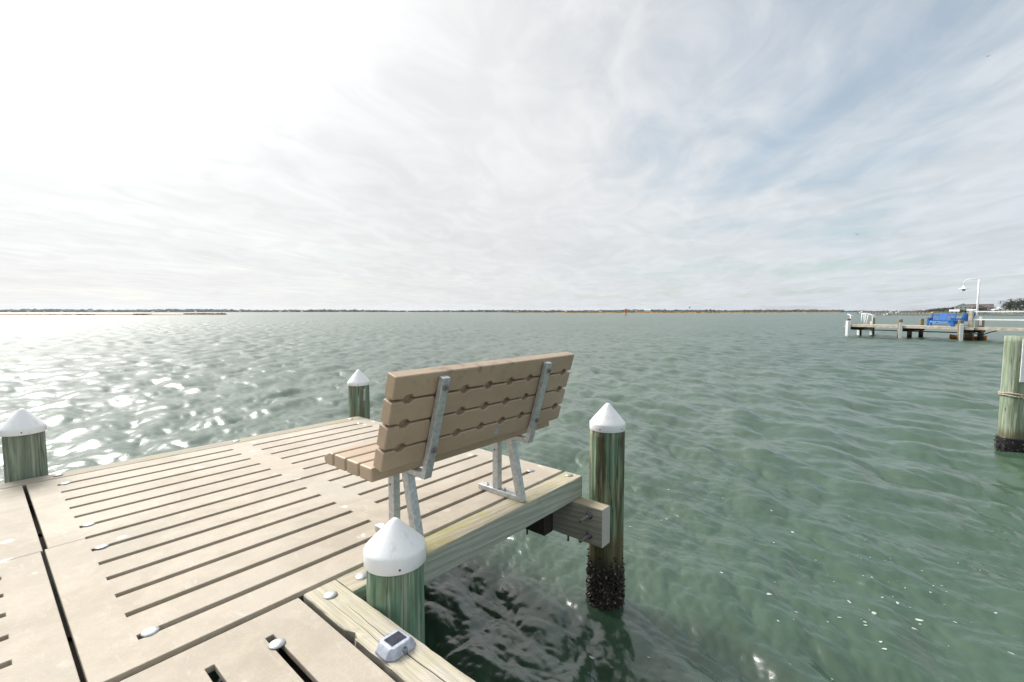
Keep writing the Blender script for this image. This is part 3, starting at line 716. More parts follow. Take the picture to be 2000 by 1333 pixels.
# ------------------------------------------------------------------ solar light on the pale timber
sl = tag(empty('solar_dock_light', (.897, 1.288, .0005), R(0)), 'small grey solar dock light on the pale cracked timber', 'light')
gm = plain('grey_cast_aluminium', (.42, .46, .53), .45, .25, .12, 40, .0006)
def octo(a, b, c): return [(-a + c, -b), (a - c, -b), (a, -b + c), (a, b - c), (a - c, b), (-a + c, b), (-a, b - c), (-a, -b + c)]
lay = [(.060, .052, .022, 0), (.061, .053, .022, .004), (.058, .050, .022, .010), (.050, .045, .018, .022), (.042, .040, .012, .030), (.038, .037, .010, .0325)]
vs = []; fs = []
for a, b, c, z in lay: vs += [(x, y, z) for x, y in octo(a, b, c)]
for j in range(len(lay) - 1):
    for i in range(8): k = (i + 1) % 8; fs.append((j * 8 + i, j * 8 + k, (j + 1) * 8 + k, (j + 1) * 8 + i))
fs += [tuple(range(7, -1, -1)), tuple((len(lay) - 1) * 8 + i for i in range(8))]
mb = MB(); mb.add(vs, fs); mb.obj('housing', gm, sl, bevel=.0022, seg=2, ang=20)
mb = MB(); mb.box(-.030, .030, -.024, .024, .032, .0333); pn = mb.obj('solar_panel', plain('solar_cell', (.045, .05, .07), .12, 0, .25, 30), sl)
for sx in (-1, 1):
    mb = MB(); mb.prism([(-.024, .006), (.024, .006), (.02, .018), (-.02, .018)], -.002, .002, 'x')
    mb.obj('lens', plain('clear_lens', (.55, .58, .6), .1, 0, .05), sl, bevel=.001, loc=(sx * .0545, 0, .001), rot=(0, -sx * R(24), 0))
    mb = MB(); mb.lathe([(.0095, 0), (.0095, .0155), (.007, .017)], 16); s_ = mb.obj('screw_well', plain('shadow_grey', (.2, .22, .25), .5), sl, loc=(.004, sx * .0475, .004))
    mb = MB(); mb.lathe([(.005, .017), (.005, .0185), (.003, .0195)], 10); mb.obj('screw', M['dark'], s_)


# ------------------------------------------------------------------ far things
fh = Vector((math.cos(HEAD), math.sin(HEAD), 0))
def pol(u, D, z=W):                     # place at bearing of column u, D metres ahead
    p = (fh + rt * ((u - 1000) / FPX)) * D; return Vector((p.x, p.y, z))
ORD = ['first', 'second', 'third', 'fourth', 'fifth', 'sixth', 'seventh', 'eighth', 'ninth', 'tenth', 'eleventh', 'twelfth', 'thirteenth', 'fourteenth', 'fifteenth', 'sixteenth', 'seventeenth', 'eighteenth', 'nineteenth', 'twentieth', 'twenty-first', 'twenty-second', 'twenty-third', 'twenty-fourth', 'twenty-fifth', 'twenty-sixth']
def hgt(v, D): return CAMH - (v - 609.6) * D / FPX
FACE = HEAD - R(90)                     # rotation that turns local -y towards the camera side
grass_m = plain('marsh_grass_tan', (.55, .35, .11), .95, 0, .35, .2)
sand_m = plain('wet_sand', (.30, .22, .13), .9, 0, .2, .3)
woods_m = plain('far_foliage', (.040, .055, .034), .95, 0, .5, .06)
leaf_m = plain('dark_leaves', (.05, .068, .026), .8, 0, .6, .9)
leaf2_m = plain('olive_leaves', (.085, .085, .035), .8, 0, .5, .9)
bark_m = plain('bark', (.10, .075, .05), .9)
def ribbon(name, pts, w, mat, zfn, label=None, kind='structure', cat=None):
    """low bank: list of (u, D) along its length, width w metres away from us"""
    vs = []; fs = []; n = len(pts); prof = [(0, -.4), (.04, .25), (.25, .8), (.6, 1.0), (1, .3), (1.05, -.4)]
    for k, (u, D) in enumerate(pts):
        h = zfn(k / (n - 1))
        for a, b in prof:
            p = pol(u, D + a * w); vs.append((p.x, p.y, W + b * h))
    m = len(prof)
    for k in range(n - 1):
        for i in range(m - 1): fs.append((k * m + i, (k + 1) * m + i, (k + 1) * m + i + 1, k * m + i + 1))
    mb = MB(); mb.add(vs, fs, True); o = mb.obj(name, mat); tag(o, label, cat, kind=kind); return o
def tufts(name, items, mat, label, rng):
    """items: (u, D, height, width)"""
    mb = MB()
    for u, D, h, w in items:
        p = pol(u, D, W + .1)
        for _ in range(3):
            a = rng.uniform(0, 3.14); dx, dy = math.cos(a) * w / 2, math.sin(a) * w / 2; k = rng.uniform(.75, 1.1)
            q = p + Vector((rng.gauss(0, w * .3), rng.gauss(0, w * .3), 0)); t = rng.uniform(-.3, .3)
            mb.add([q + Vector((-dx, -dy, 0)), q + Vector((dx, dy, 0)), q + Vector((dx * (.5 + t), dy * (.5 + t), h * k)), q + Vector((-dx * (.6 - t), -dy * (.6 - t), h * k * .9))], [(0, 1, 2, 3)])
    return tag(mb.obj(name, mat), label, 'grass', kind='stuff')
rng = random.Random(11)
# sand spit on the left
ribbon('sandbar', [(u, 292 + 10 * math.sin(u * .01) + max(0, u - 300) * .25) for u in range(-500, 460, 20)], 22, plain('brown_mud', (.27, .19, .105), .9, 0, .25, .3), lambda t: .75 * (1 - t ** 8) + .05)
it = []
for u0, u1, n, h in ((150, 185, 40, .5), (262, 296, 70, .75), (362, 440, 260, .95), (-300, 140, 160, .35)):
    for _ in range(n): u = rng.uniform(u0, u1); it.append((u, 296 + max(0, u - 300) * .25 + rng.uniform(0, 14), h * rng.uniform(.6, 1.2), 1.1))
tufts('marsh_grass', it, plain('dead_marsh_grass', (.20, .13, .06), .95, 0, .3, .3), 'brown marsh grass on the low sandbar at left', rng)
# marsh island on the right
IS = lambda u: 880 + max(0, u - 1380) * 2.4
ribbon('marsh_island', [(u, IS(u)) for u in range(990, 1650, 12)], 120, sand_m, lambda t: .9 * min(1, t * 6) * min(1, (1 - t) * 8) + .1)
it = []
for _ in range(1500):
    u = rng.uniform(1100, 1640); it.append((u, IS(u) + rng.uniform(4, 60), rng.uniform(1.4, 2.5) * (.5 + .5 * min(1, (u - 1000) / 250)), 5))
for _ in range(150): u = rng.uniform(995, 1120); it.append((u, IS(u) + rng.uniform(4, 30), rng.uniform(.5, 1.0), 5))
tufts('marsh_grass', it, grass_m, 'tan marsh grass along the low island at right', rng)
def crown_mesh(name, w, h, n, rng, z0=.25, size=.35):
    mb = MB(); cl = []
    for _ in range(9):
        a = rng.uniform(0, 6.28); rr = rng.uniform(0, .33) * w; cl.append((Vector((rr * math.cos(a), rr * math.sin(a), h * rng.uniform(z0 + .2, .85))), w * rng.uniform(.16, .28)))
    for _ in range(n):
        c, r_ = rng.choice(cl); d = Vector((rng.gauss(0, 1), rng.gauss(0, 1), rng.gauss(0, .8))).normalized() * r_ * rng.uniform(.55, 1.08)
        p = c + d; s = size * rng.uniform(.6, 1.4); a = Vector((rng.gauss(0, 1), rng.gauss(0, 1), rng.gauss(0, 1))).normalized(); b = a.orthogonal().normalized(); b = (Matrix.Rotation(rng.uniform(0, 6), 3, a) @ b); c2 = a.cross(b)
        mb.add([p + b * s, p + c2 * s * .6, p - b * s, p - c2 * s * .6], [(0, 1, 2, 3)])
    return mb.mesh(name)
def trunk_mesh(name, h, r, rng, lean=.05):
    mb = MB(); pts = [(rng.gauss(0, lean) * h * t, rng.gauss(0, lean) * h * t, h * t) for t in (0, .25, .5, .75)]
    mb.tube(pts, [r, r * .8, r * .6, r * .35], 7)
    for _ in range(4):
        a = rng.uniform(0, 6.28); z = h * rng.uniform(.3, .6); mb.tube([(0, 0, z), (math.cos(a) * h * .16, math.sin(a) * h * .16, z + h * .14), (math.cos(a) * h * .26, math.sin(a) * h * .26, z + h * .22)], [r * .45, r * .3, r * .15], 5)
    return mb.mesh(name)
CR = [(crown_mesh('crown', 1, 1, 420, rng, .12, .050), crown_mesh('crown', 1, 1, 420, rng, .05, .055))[k % 2] for k in range(2)]
CR2 = [crown_mesh('crown', 1, 1, 900, rng, .3, .030) for _ in range(2)]
TK = trunk_mesh('trunk', 1, .03, rng)
for me_, mm in ((CR[0], leaf_m), (CR[1], leaf2_m), (CR2[0], leaf_m), (CR2[1], leaf_m), (TK, bark_m)): me_.materials.append(mm)
def tree(name, u, D, w, h, label, group, crown, z=W + .3, cat='tree'):
    t = tag(empty(name, pol(u, D, z), rng.uniform(0, 6.28)), label, cat, group)
    c = link('crown', crown, None, t); c.scale = (w, w, h); k = link('trunk', TK, None, t); k.scale = (h, h, h * .9)
    return t
for k, (u, h, w) in enumerate(((1346, 3.4, 6), (1360, 2.2, 9), (1380, 7.2, 8), (1386, 7.6, 9), (1393, 6.8, 7), (1415, 5.6, 7), (1428, 3.6, 9), (1438, 4.4, 8), (1462, 5.2, 9), (1474, 7.0, 10), (1482, 6.2, 9), (1492, 6.4, 10), (1503, 5.2, 10), (1514, 5.8, 12), (1527, 6.0, 13), (1540, 7.0, 14), (1552, 7.6, 13), (1564, 6.6, 14), (1577, 7.2, 15), (1590, 6.2, 15), (1602, 5.4, 14))):
    D = IS(u) + rng.uniform(20, 50)
    tree('island_bush', u, D, w, h, '%s dark bush from the left on the low marsh island' % ORD[k], 'bushes on the marsh island', CR[rng.random() < .3], W + .5, 'bush')
# far shore across the sound
ribbon('far_shore', [(u, 2320 - 40 * math.sin(u * .003)) for u in range(-900, 3000, 60)], 300, sand_m, lambda t: 2.0)
mb = MB(); ico = bmesh.new(); bmesh.ops.create_icosphere(ico, subdivisions=1, radius=1); iv = [v.co.copy() for v in ico.verts]; ifc = [tuple(v.index for v in f.verts) for f in ico.faces]; ico.free()
u = -900.0
while u < 2900:
    base = 14 if u < 700 else (12 if u < 1650 else 9)
    for row in range(2):
        D = 2345 + row * 45 + rng.uniform(-12, 12); h = base * rng.uniform(.75, 1.15) * (1 + .12 * math.sin(u * .021) + .1 * math.sin(u * .0057)); p = pol(u + rng.uniform(-3, 3), D, W)
        w = rng.uniform(11, 22)
        mb.add([p + Vector((v.x * w * rng.uniform(.8, 1.2), v.y * w * rng.uniform(.8, 1.2), (v.z * .5 + .5) * h * rng.uniform(.85, 1.08))) for v in iv], ifc, False)
    u += rng.uniform(3.0, 6.0)
tag(mb.obj('far_woods', woods_m), 'dark line of woods along the far shore', 'woods', kind='stuff')

WALLC = dict(white=plain('white_siding', (.74, .74, .72), .7, 0, .05, .3), grey=plain('grey_green_siding', (.40, .43, .38), .7, 0, .08, .3), mauve=plain('mauve_siding', (.30, .25, .27), .8, 0, .1, .3), teal=plain('pale_teal_siding', (.42, .60, .58), .7, 0, .05, .3), cream=plain('cream_siding', (.60, .56, .47), .7, 0, .05, .3))
ROOFC = dict(white=plain('white_metal_roof', (.72, .73, .74), .5, 0, .05, .3), brown=plain('brown_shingle', (.13, .10, .095), .9, 0, .2, .6), grey=plain('grey_shingle', (.24, .24, .25), .9, 0, .2, .6), tan=plain('tan_shingle', (.34, .27, .20), .9, 0, .2, .6))
glass_m = plain('window_glass', (.05, .065, .08), .12, 0, .1, 1)
def house(name, u, D, w, d, hw, hr, wall, roof, label, gable=True, win=(4, 2), z=W + .9, group=None, parts=True, turn=0.0):
    """w wide, d deep; gable end towards us when gable is set"""
    t = tag(empty(name, pol(u, D, z), FACE - math.atan((u - 1000) / FPX) + turn), label, 'house', group)
    a, b = w / 2, d / 2; mb = MB()
    if gable: poly = [(-a, 0), (a, 0), (a, hw), (0, hw + hr), (-a, hw)]; mb.prism(poly, -b, b, 'y')
    else: poly = [(-b, 0), (b, 0), (b, hw), (0, hw + hr), (-b, hw)]; mb.prism(poly, -a, a, 'x')
    wl = mb.obj('wall', WALLC[wall], t)
    mb = MB(); o = .5; th = .25
    if gable:
        s = hr / a; poly = [(-a - o, hw - o * s), (0, hw + hr), (a + o, hw - o * s), (a + o, hw - o * s + th), (0, hw + hr + th), (-a - o, hw - o * s + th)]; mb.prism(poly, -b - o, b + o, 'y')
    else:
        s = hr / b; poly = [(-b - o, hw - o * s), (0, hw + hr), (b + o, hw - o * s), (b + o, hw - o * s + th), (0, hw + hr + th), (-b - o, hw - o * s + th)]; mb.prism(poly, -a - o, a + o, 'x')
    mb.obj('roof', ROOFC[roof], t)
    if parts:
        nx, nz = win
        for i in range(nx):
            for k in range(nz):
                x = -a + w * (i + .5) / nx; zc = hw * (k + .55) / nz; ww, wh = min(1.2, w / nx * .5), min(1.4, hw / nz * .55)
                mb = MB(); f = .12
                mb.box(x - ww / 2 - f, x + ww / 2 + f, -b - .06, -b + .02, zc - wh / 2 - f, zc + wh / 2 + f); fr = mb.obj('window', WALLC['white'], t)
                mb = MB(); mb.box(x - ww / 2, x + ww / 2, -b - .09, -b - .05, zc - wh / 2, zc + wh / 2); mb.obj('pane', glass_m, fr)
    return t
fu = [20, 58, 88, 122, 178, 215, 300, 330, 383, 470, 548, 565, 590, 665, 712, 795, 880, 945, 975, 1010, 1060, 1105, 1150, 1172, 1208, 1242]
for k, u in enumerate(fu):
    big = u in (178, 215); D = 2318
    house('shore_house', u, D, (20 if big else rng.uniform(9, 16)), 10, (13 if big else rng.uniform(3.5, 6)), rng.uniform(1.5, 3), ('grey' if big or rng.random() < .5 else rng.choice(('white', 'cream'))), rng.choice(('grey', 'white', 'grey')), ('left' if u == 178 else 'right') + ' one of two tall grey blocks above the far woods' if big else '%s tiny pale house from the left along the far shore' % ORD[k if u < 178 else k - 2 if u > 215 else k], not big, z=W + 1.5, group='tall blocks on the far shore' if big else 'houses along the far shore', parts=False)
house('shore_house', 1264, 1900, 26, 14, 8, 3, 'white', 'white', 'broad white house on the far shore between the red marker and the island bushes', False, (5, 2), W + 1.5)
# water tower
wtw = tag(empty('water_tower', pol(1346, 2250, W + 1)), 'water tower rising above the trees behind the marsh island', 'water tower')
mb = MB(); mb.lathe([(.5, 20), (4.2, 22), (5, 24), (4.2, 26), (.5, 27.5)], 16); mb.obj('tank', WALLC['grey'], wtw)
mb = MB(); mb.tube([(0, 0, 0), (0, 0, 20.5)], [1.4, 1.0], 8); mb.obj('column', WALLC['grey'], wtw)
# red channel marker
cm = tag(empty('channel_marker', pol(1222, 240), FACE), 'red triangular channel marker on a dark post in open water', 'marker')
mb = MB(); mb.tube([(0, 0, -2), (0, 0, 3.2)], .17, 10); mb.obj('post', M['darkwood'], cm)
red_m = plain('fluorescent_red', (.70, .12, .035), .5, 0, .05)
mb = MB(); mb.prism([(-.85, 2.15), (.85, 2.15), (0, 3.95)], -.24, -.19, 'y'); mb.obj('daymark', red_m, cm)
mb = MB(); mb.prism([(-.85, 2.15), (.85, 2.15), (0, 3.95)], .19, .24, 'y'); mb.obj('daymark', red_m, cm)
mb = MB(); mb.box(-.3, .3, -.25, -.18, 1.3, 2.1); mb.obj('number_board', red_m, cm)

# ------------------------------------------------------------------ right-hand shore
ribbon('shore', [(u, 640 - (u - 1790) * .95 if u < 2060 else 380) for u in range(1790, 2900, 15)], 500, plain('shore_ground', (.24, .22, .12), .95, 0, .3, .1), lambda t: 1.2 + .5 * min(1, t * 4))
it = []
for _ in range(900):
    u = rng.uniform(1850, 2100); D = max(385, 640 - (u - 1790) * .95); it.append((u, D + rng.uniform(2, 20), rng.uniform(.8, 1.6), 2.2))
tufts('shore_grass', it, plain('shore_grass_tan', (.40, .34, .19), .95, 0, .35, .3), 'pale grass along the right-hand shore in front of houses', rng)
for k in range(26):
    t = k / 25; u = 1800 + 70 * t + rng.uniform(-3, 3); D = rng.uniform(700, 790)
    tree('bank_tree', u, D, rng.uniform(8, 12), 3.5 + 6.6 * t ** .8 + rng.uniform(-.8, .8), 'dark round tree on the wooded rise left of the grey house', 'trees on the wooded rise', CR[0], W + 1)
for u, D, w, h in ((1962, 330, 13, 8.6), (1978, 335, 15, 10.0), (1996, 340, 15, 10.6), (2016, 335, 15, 11.0)):
    tree('pine_tree', u, D, w, h, {1962: 'leftmost broad dark pine above the white houses at the right edge', 1978: 'second broad dark pine from the left above the white houses', 1996: 'tall dark pine at the right edge above white houses'}.get(u, 'dark pine cut off by the right edge of the picture'), 'pines above the houses', CR2[u % 2], W + 1.1)
for k, (u, D, w, h) in enumerate(((1876, 385, 5, 3.2), (1884, 385, 4, 2.4), (1902, 385, 5, 2.6), (1912, 385, 7, 4.8), (1921, 388, 8, 5.2), (1930, 384, 6, 3.6), (1944, 380, 6, 3.2), (1956, 372, 6, 4.0), (1962, 372, 5, 2.8), (1975, 360, 5, 2.6), (1990, 360, 6, 3))):
    tree('garden_shrub', u, D, w, h, '%s low dark shrub from the left before the shore houses' % ORD[k], 'shrubs in front of the shore houses', CR[u % 2], W + .9, 'shrub')
house('beach_house', 1879, 400, 11, 12, 5.6, 2.6, 'grey', 'white', 'grey-green gabled house with white roof edges on the shore', True, (4, 3))
house('beach_house', 1862, 398, 5.5, 6, 1.6, 1.3, 'white', 'white', 'low white-roofed shed left of the grey gabled house', False, (2, 1))
house('beach_house', 1894, 420, 7, 9, 5.4, 1.8, 'white', 'white', 'white house between the grey gabled house and the mauve house', False, (3, 2))
house('beach_house', 1911, 412, 16.5, 10, 5.0, 2.9, 'mauve', 'brown', 'wide mauve house under a brown roof behind the lamp post', False, (6, 2))
house('beach_house', 1911.5, 404, 5, 5, 5.2, 1.7, 'mauve', 'brown', 'small mauve gable in front of the wide brown roof', True, (2, 2))
house('beach_house', 1897, 392, 6, 6, 2.3, 1.0, 'white', 'white', 'white porch house below the mauve house', False, (3, 1))
house('beach_house', 1942, 405, 12, 9, 4.0, 1.4, 'white', 'white', 'long white flat-roofed house right of the mauve house', False, (6, 2))
house('beach_house', 1936, 398, 6, 6, 2.4, .9, 'teal', 'white', 'pale teal house in front of the long white house', False, (3, 1))
house('beach_house', 1966, 362, 7, 7, 2.8, 1.4, 'white', 'white', 'leftmost white cottage under the pines', True, (3, 1))
house('beach_house', 1976, 352, 6, 7, 4.0, 1.6, 'cream', 'white', 'cream cottage under the second pine', True, (2, 2))
house('beach_house', 1986, 356, 7, 7, 3.2, 1.6, 'white', 'grey', 'white cottage with grey roof under the pines', False, (3, 1))
house('beach_house', 1997, 350, 6, 7, 4.2, 1.5, 'teal', 'white', 'pale teal cottage at the right edge under the pines', True, (2, 2))
# ------------------------------------------------------------------ piers of the marina
pile_me = MB().lathe([(.33, -2), (.32, .55), (.30, .6)], 8).mesh('pile'); pile_me.materials.append(M['old_wood'])
def pier(name, u0, D0, u1, D1, zt, w, n, label, tall):
    a, b = pol(u0, D0), pol(u1, D1); L = (b - a).length; ang = math.atan2(b.y - a.y, b.x - a.x)
    t = tag(empty(name, (a.x, a.y, W), ang), label, 'pier')
    mb = MB(); k = 0
    x = 0.0
    while x < L: mb.box(x, min(L, x + 1.9), -w / 2, w / 2, zt - .12, zt + .02 * (k % 2)); x += 1.93; k += 1
    mb.obj('deck', M['deckboard'], t)
    mb = MB(); mb.box(0, L, -w / 2 + .1, -w / 2 + .25, zt - .4, zt - .122); mb.obj('stringer', M['old_wood'], t)
    for i in range(n):
        for sd in (-1, 1):
            o = link('pile', pile_me, None, t); o.location = (L * (i + .5) / n + rng.uniform(-.4, .4), sd * (w / 2 + .18), 0); o.scale = (1, 1, tall(i / n, sd) / .6 if tall else zt / .6)
    return t
pier('marina_pier', 1709, 285, 2150, 240, .55, 1.6, 40, 'low long pier with dark stubby piles in front of the marina', None)
pier('marina_pier', 1671, 560, 1990, 500, 1.2, 2.2, 46, 'farther marina pier crowded with tall boat-lift piles', lambda t, s: rng.uniform(2.2, 4.6) if s > 0 else rng.uniform(1.4, 3.4))
bh = tag(empty('boat_shelter', pol(1790, 470), FACE), 'small flat-roofed boat shelter standing on posts in the marina', 'shelter')
for sx in (-1, 1):
    for sy in (-1, 1): mb = MB(); mb.tube([(sx * 2.7, sy * 2, -1), (sx * 2.7, sy * 2, 3.4)], .16, 6); mb.obj('post', M['old_wood'], bh)
mb = MB(); mb.prism([(-3.3, 3.4), (3.3, 3.4), (3.1, 3.75), (-3.1, 3.75)], -2.4, 2.4, 'y'); mb.obj('roof', ROOFC['grey'], bh)
def boat(name, u, D, L, label, hull, turn=0.0, cabin=True, z=W):
    t = tag(empty(name, pol(u, D, z), FACE + turn), label, 'boat')
    mb = MB(); n = 9; vs = []
    for i in range(n + 1):
        f = i / n; w = .17 * L * math.sin(math.pi * min(1, .25 + f * .75)) ** .7 + .01; x = L * (f - .5); sh = .09 * L + .05 * L * (f < .3) * (.3 - f) / .3
        vs += [(x, -w, sh), (x, -w * .6, -.03 * L), (x, w * .6, -.03 * L), (x, w, sh)]
    fs = [(i * 4 + k, (i + 1) * 4 + k, (i + 1) * 4 + k + 1, i * 4 + k + 1) for i in range(n) for k in range(3)] + [(i * 4 + 3, (i + 1) * 4 + 3, (i + 1) * 4, i * 4) for i in range(n)] + [(0, 1, 2, 3), (n * 4 + 3, n * 4 + 2, n * 4 + 1, n * 4)]
    mb.add(vs, fs); mb.obj('hull', hull, t)
    if cabin:
        mb = MB(); mb.prism([(-.12 * L, .09 * L), (.16 * L, .09 * L), (.13 * L, .22 * L), (-.08 * L, .22 * L)], -.09 * L, .09 * L, 'y'); c = mb.obj('cabin', WALLC['white'], t)
        mb = MB(); mb.box(-.07 * L, .11 * L, -.094 * L, -.088 * L, .14 * L, .20 * L); mb.obj('window', glass_m, c)
    return t
boat('moored_boat', 1733, 282, 5.0, 'small white boat with a cabin moored at the near pier', WALLC['white'])
boat('moored_boat', 1682, 545, 8.5, 'pale boat on a lift at the outer end of the marina', WALLC['white'], .4, z=W + .9)
boat('moored_boat', 1738, 520, 8, 'white boat on a lift amid the marina piles', WALLC['white'], .9, z=W + 1.0)
boat('moored_boat', 1754, 515, 7, 'grey-roofed cream boat on a lift amid the marina piles', WALLC['cream'], .2, z=W + .9)
yc = tag(empty('covered_boat_lift', pol(1825, 480), FACE), 'boat lift with a yellow cover behind the blue bench', 'boat lift')
mb = MB(); mb.prism([(-3.8, .9), (3.8, .9), (3.6, 1.6), (2.2, 2.0), (-2.4, 2.05), (-3.7, 1.5)], -1.1, 1.1, 'y'); mb.obj('cover', plain('yellow_cover', (.52, .38, .08), .8, 0, .15, .5), yc)
for sx in (-3.5, 3.5): mb = MB(); mb.tube([(sx, -1.3, -1), (sx, -1.3, 2.4)], .15, 6); mb.obj('post', M['old_wood'], yc)

# ------------------------------------------------------------------ neighbouring dock
NA = Vector((49.6, 3.94, 0)); NR = math.atan2(-.912, -.41); DZ = .05
nd_ = tag(empty('neighbouring_dock', NA, NR), 'plank dock on piles carrying two blue benches across the water', 'dock')
def loc_n(s, t, z=0.0): return NA + Vector((-.41 * s + .912 * t, -.912 * s - .41 * t, z))
mb = MB(); x = -.15; k = 0
while x < 8.35: mb.box(x, x + .138, .0, 3.35, DZ - .04, DZ + random.Random(k).uniform(-.004, .004)); x += .146; k += 1
while x < 24: mb.box(x, x + .138, .15, 1.75, DZ - .04, DZ + random.Random(k).uniform(-.004, .004)); x += .146; k += 1
tag(mb.obj('deck_boards', M['deckboard'], nd_), kind='stuff')
for y0, y1, xe in ((-.02, .04, 8.35), (3.31, 3.37, 8.35), (.12, .18, 24), (1.72, 1.78, 24)):
    mb = MB(); mb.box(-.16 if xe < 9 else 8.36, xe, y0, y1, DZ - .18, DZ - .042); mb.obj('fascia', M['deckboard'], nd_)
for s in (.14, 3.94, 7.63, 12, 16.5):
    mb = MB(); mb.box(s - .16, s + .16, -.05, 3.4 if s < 8 else 1.9, DZ - .42, DZ - .182); mb.obj('cross_beam', M['darkwood'], nd_)
mb = MB(); mb.tube([(.3, .35, -.36), (7.6, .35, -.36)], .04, 8); mb.obj('pipe', M['black'], nd_)
mb = MB(); mb.tube([(8.0, .5, -.25), (8.3, .5, -.42), (8.7, .5, -.44), (9.1, .5, -.25), (9.4, .5, -.15)], .035, 6); mb.obj('cable', M['black'], nd_)
npile_mat = mat_pile('pile_weathered_brown', a=(.30, .25, .14), bcol=(.20, .16, .09), pale=(.36, .31, .20), brown=(.24, .18, .09), wet=-.55, seed=9)
def npile(s, t, top, label, strips=(), r=.155):
    p = loc_n(s, t); o = piling(p.x, p.y, r, top, label, npile_mat, seed=int(s * 7 + t), name='dock_pile', bottom=-2, group='piles of the neighbouring dock')
    for az, zt in strips:
        mb = MB(); mb.box(-.02, .02, -.115, .115, -1.0, zt); g_ = mb.obj('guard_strip', M['white'], o, bevel=.02, loc=((r + .012) * math.cos(R(az)), (r + .012) * math.sin(R(az)), 0), rot=(0, 0, R(az)))
npile(.14, 0, .57, 'corner pile with two white guard strips at the far end of the neighbouring dock', ((150, .38), (205, .40)))
npile(.05, 1.9, -.15, 'short pile under the far end of the neighbouring dock', ((150, -.25),))
npile(.27, 3.45, .62, 'brown pile beside the white slatted frame', ((150, .28),))
npile(3.94, -.02, .56, 'pile with one white guard strip midway along the neighbouring dock', ((195, .30),))
npile(3.82, 1.7, -.15, 'dark short pile under the middle of the neighbouring dock')
npile(3.81, 3.5, .60, 'bare brown pile left of the blue bench')
npile(7.63, -.02, .55, 'pile with white guard strip in front of the sideways blue bench', ((195, .30),))
npile(7.66, 1.2, -.15, 'thick dark pile under the dock below the sideways blue bench', (), .2)
npile(7.95, 2.2, .55, 'brown pile at the foot of the white lamp post', (), .17)
npile(12, 1.9, .5, 'far-side pile of the walkway right of the lamp post')
# blue bench with carved name
def blue_bench(label, loc, rz):
    t = tag(empty('blue_bench', loc, rz), label, 'bench', None); w = .77
    for sx in (-1, 1):
        x0, x1 = sorted((sx * w, sx * (w - .09)))
        mb = MB(); mb.prism([(-.42, 0), (-.28, 0), (-.24, .12), (-.30, .40), (.02, .42), (.10, .12), (.06, 0), (.26, 0), (.24, .40), (.40, 1.0), (.27, 1.0), (.15, .58), (-.34, .58), (-.38, .30)], x0, x1, 'x'); mb.obj('side_frame', M['blue'], t)
        mb = MB(); mb.box(x0 - .03, x1 + .03, -.45, .22, .60, .64); mb.obj('armrest', M['blue'], t, bevel=.01)
        for k in range(5):
            x = sx * (.61 - .082 * k); mb = MB(); mb.prism([(.10, .45), (.14, .45), (.30, .90), (.26, .90)], x - .016, x + .016, 'x'); mb.obj('back_slat', M['blue'], t)
    mb = MB(); mb.prism([(.10, .45), (.14, .45), (.30, .90), (.26, .90)], -.24, .24, 'x'); mb.obj('centre_panel', M['blue'], t)
    mb = MB(); mb.prism([(.255, .90), (.31, .90), (.345, 1.0), (.29, 1.0)], -.76, .76, 'x'); mb.obj('top_rail', M['blue'], t)
    for k in range(5): mb = MB(); y = -.36 + k * .105; mb.box(-.68, .68, y, y + .095, .42 - k * .006, .45 - k * .006); mb.obj('seat_slat', M['blue'], t)
    mb = MB(); mb.box(-.68, .68, -.40, -.37, .20, .44); ap = mb.obj('apron', M['blue'], t)
    mb = MB(); mb.box(-.68, .68, .0, .04, .06, .10); mb.obj('stretcher', M['blue'], t)
    cu = bpy.data.curves.new('lettering', 'FONT'); cu.body = 'Ocean View Lane'; cu.size = .155; cu.align_x = 'CENTER'; cu.align_y = 'CENTER'; cu.extrude = .004
    to = bpy.data.objects.new('lettering_source', cu); col.objects.link(to); bpy.context.view_layer.update()
    me = bpy.data.meshes.new_from_object(to.evaluated_get(bpy.context.evaluated_depsgraph_get())); bpy.data.objects.remove(to)
    me.materials.clear(); me.materials.append(plain('carved_pale_blue', (.72, .86, .95), .6))
    link('lettering', me, None, ap, loc=(0, -.4045, .315), rot=(R(90), 0, 0))
    return t
p = loc_n(5.49, 2.55, DZ + .002); blue_bench('bright blue bench with carved name facing the camera on the neighbouring dock', p, NR)
p = loc_n(7.30, 1.25, DZ + .002); blue_bench('bright blue bench seen from the side behind the white guard strip', p, NR - R(90))
# railing, lamp, ladder frame
rl = tag(empty('railing', loc_n(8.05, .3), NR), 'white two-bar railing on a square post along the neighbouring walkway', 'railing')
mb = MB(); mb.box(-.11, .11, -.11, .11, DZ - .2, 1.25); mb.obj('post', M['deckboard'], rl, bevel=.01)
for x in (4, 8, 12): mb = MB(); mb.box(x - .06, x + .06, -.06, .06, DZ - .2, 1.2); mb.obj('post', M['deckboard'], rl)
for z in (1.17, .61): mb = MB(); mb.box(.1, 15, -.025, .025, z - .045, z + .045); mb.obj('rail', M['white'], rl)
lp = tag(empty('lamp_post', loc_n(7.92, 1.55), NR), 'white gooseneck lamp post on the neighbouring dock', 'lamp post')
mb = MB(); mb.tube([(0, 0, DZ), (0, 0, 3.50)], .058, 12); mb.obj('pole', M['white'], lp)
mb = MB(); mb.tube([(.02, 0, 3.52), (-.55, 0, 3.55)] + [(-.55 - .28 * math.sin(a), 0, 3.27 + .28 * math.cos(a)) for a in np.linspace(.2, 1.57, 7)] + [(-.83, 0, 3.05)], .030, 10); mb.obj('arm', M['white'], lp)
mb = MB(); mb.lathe([(.06, 3.10), (.08, 2.98), (.16, 2.92), (.31, 2.86), (.31, 2.84), (.14, 2.87), (.05, 2.90)], 24, Matrix.Translation((-.83, 0, 0))); mb.obj('lamp_shade', M['white'], lp)
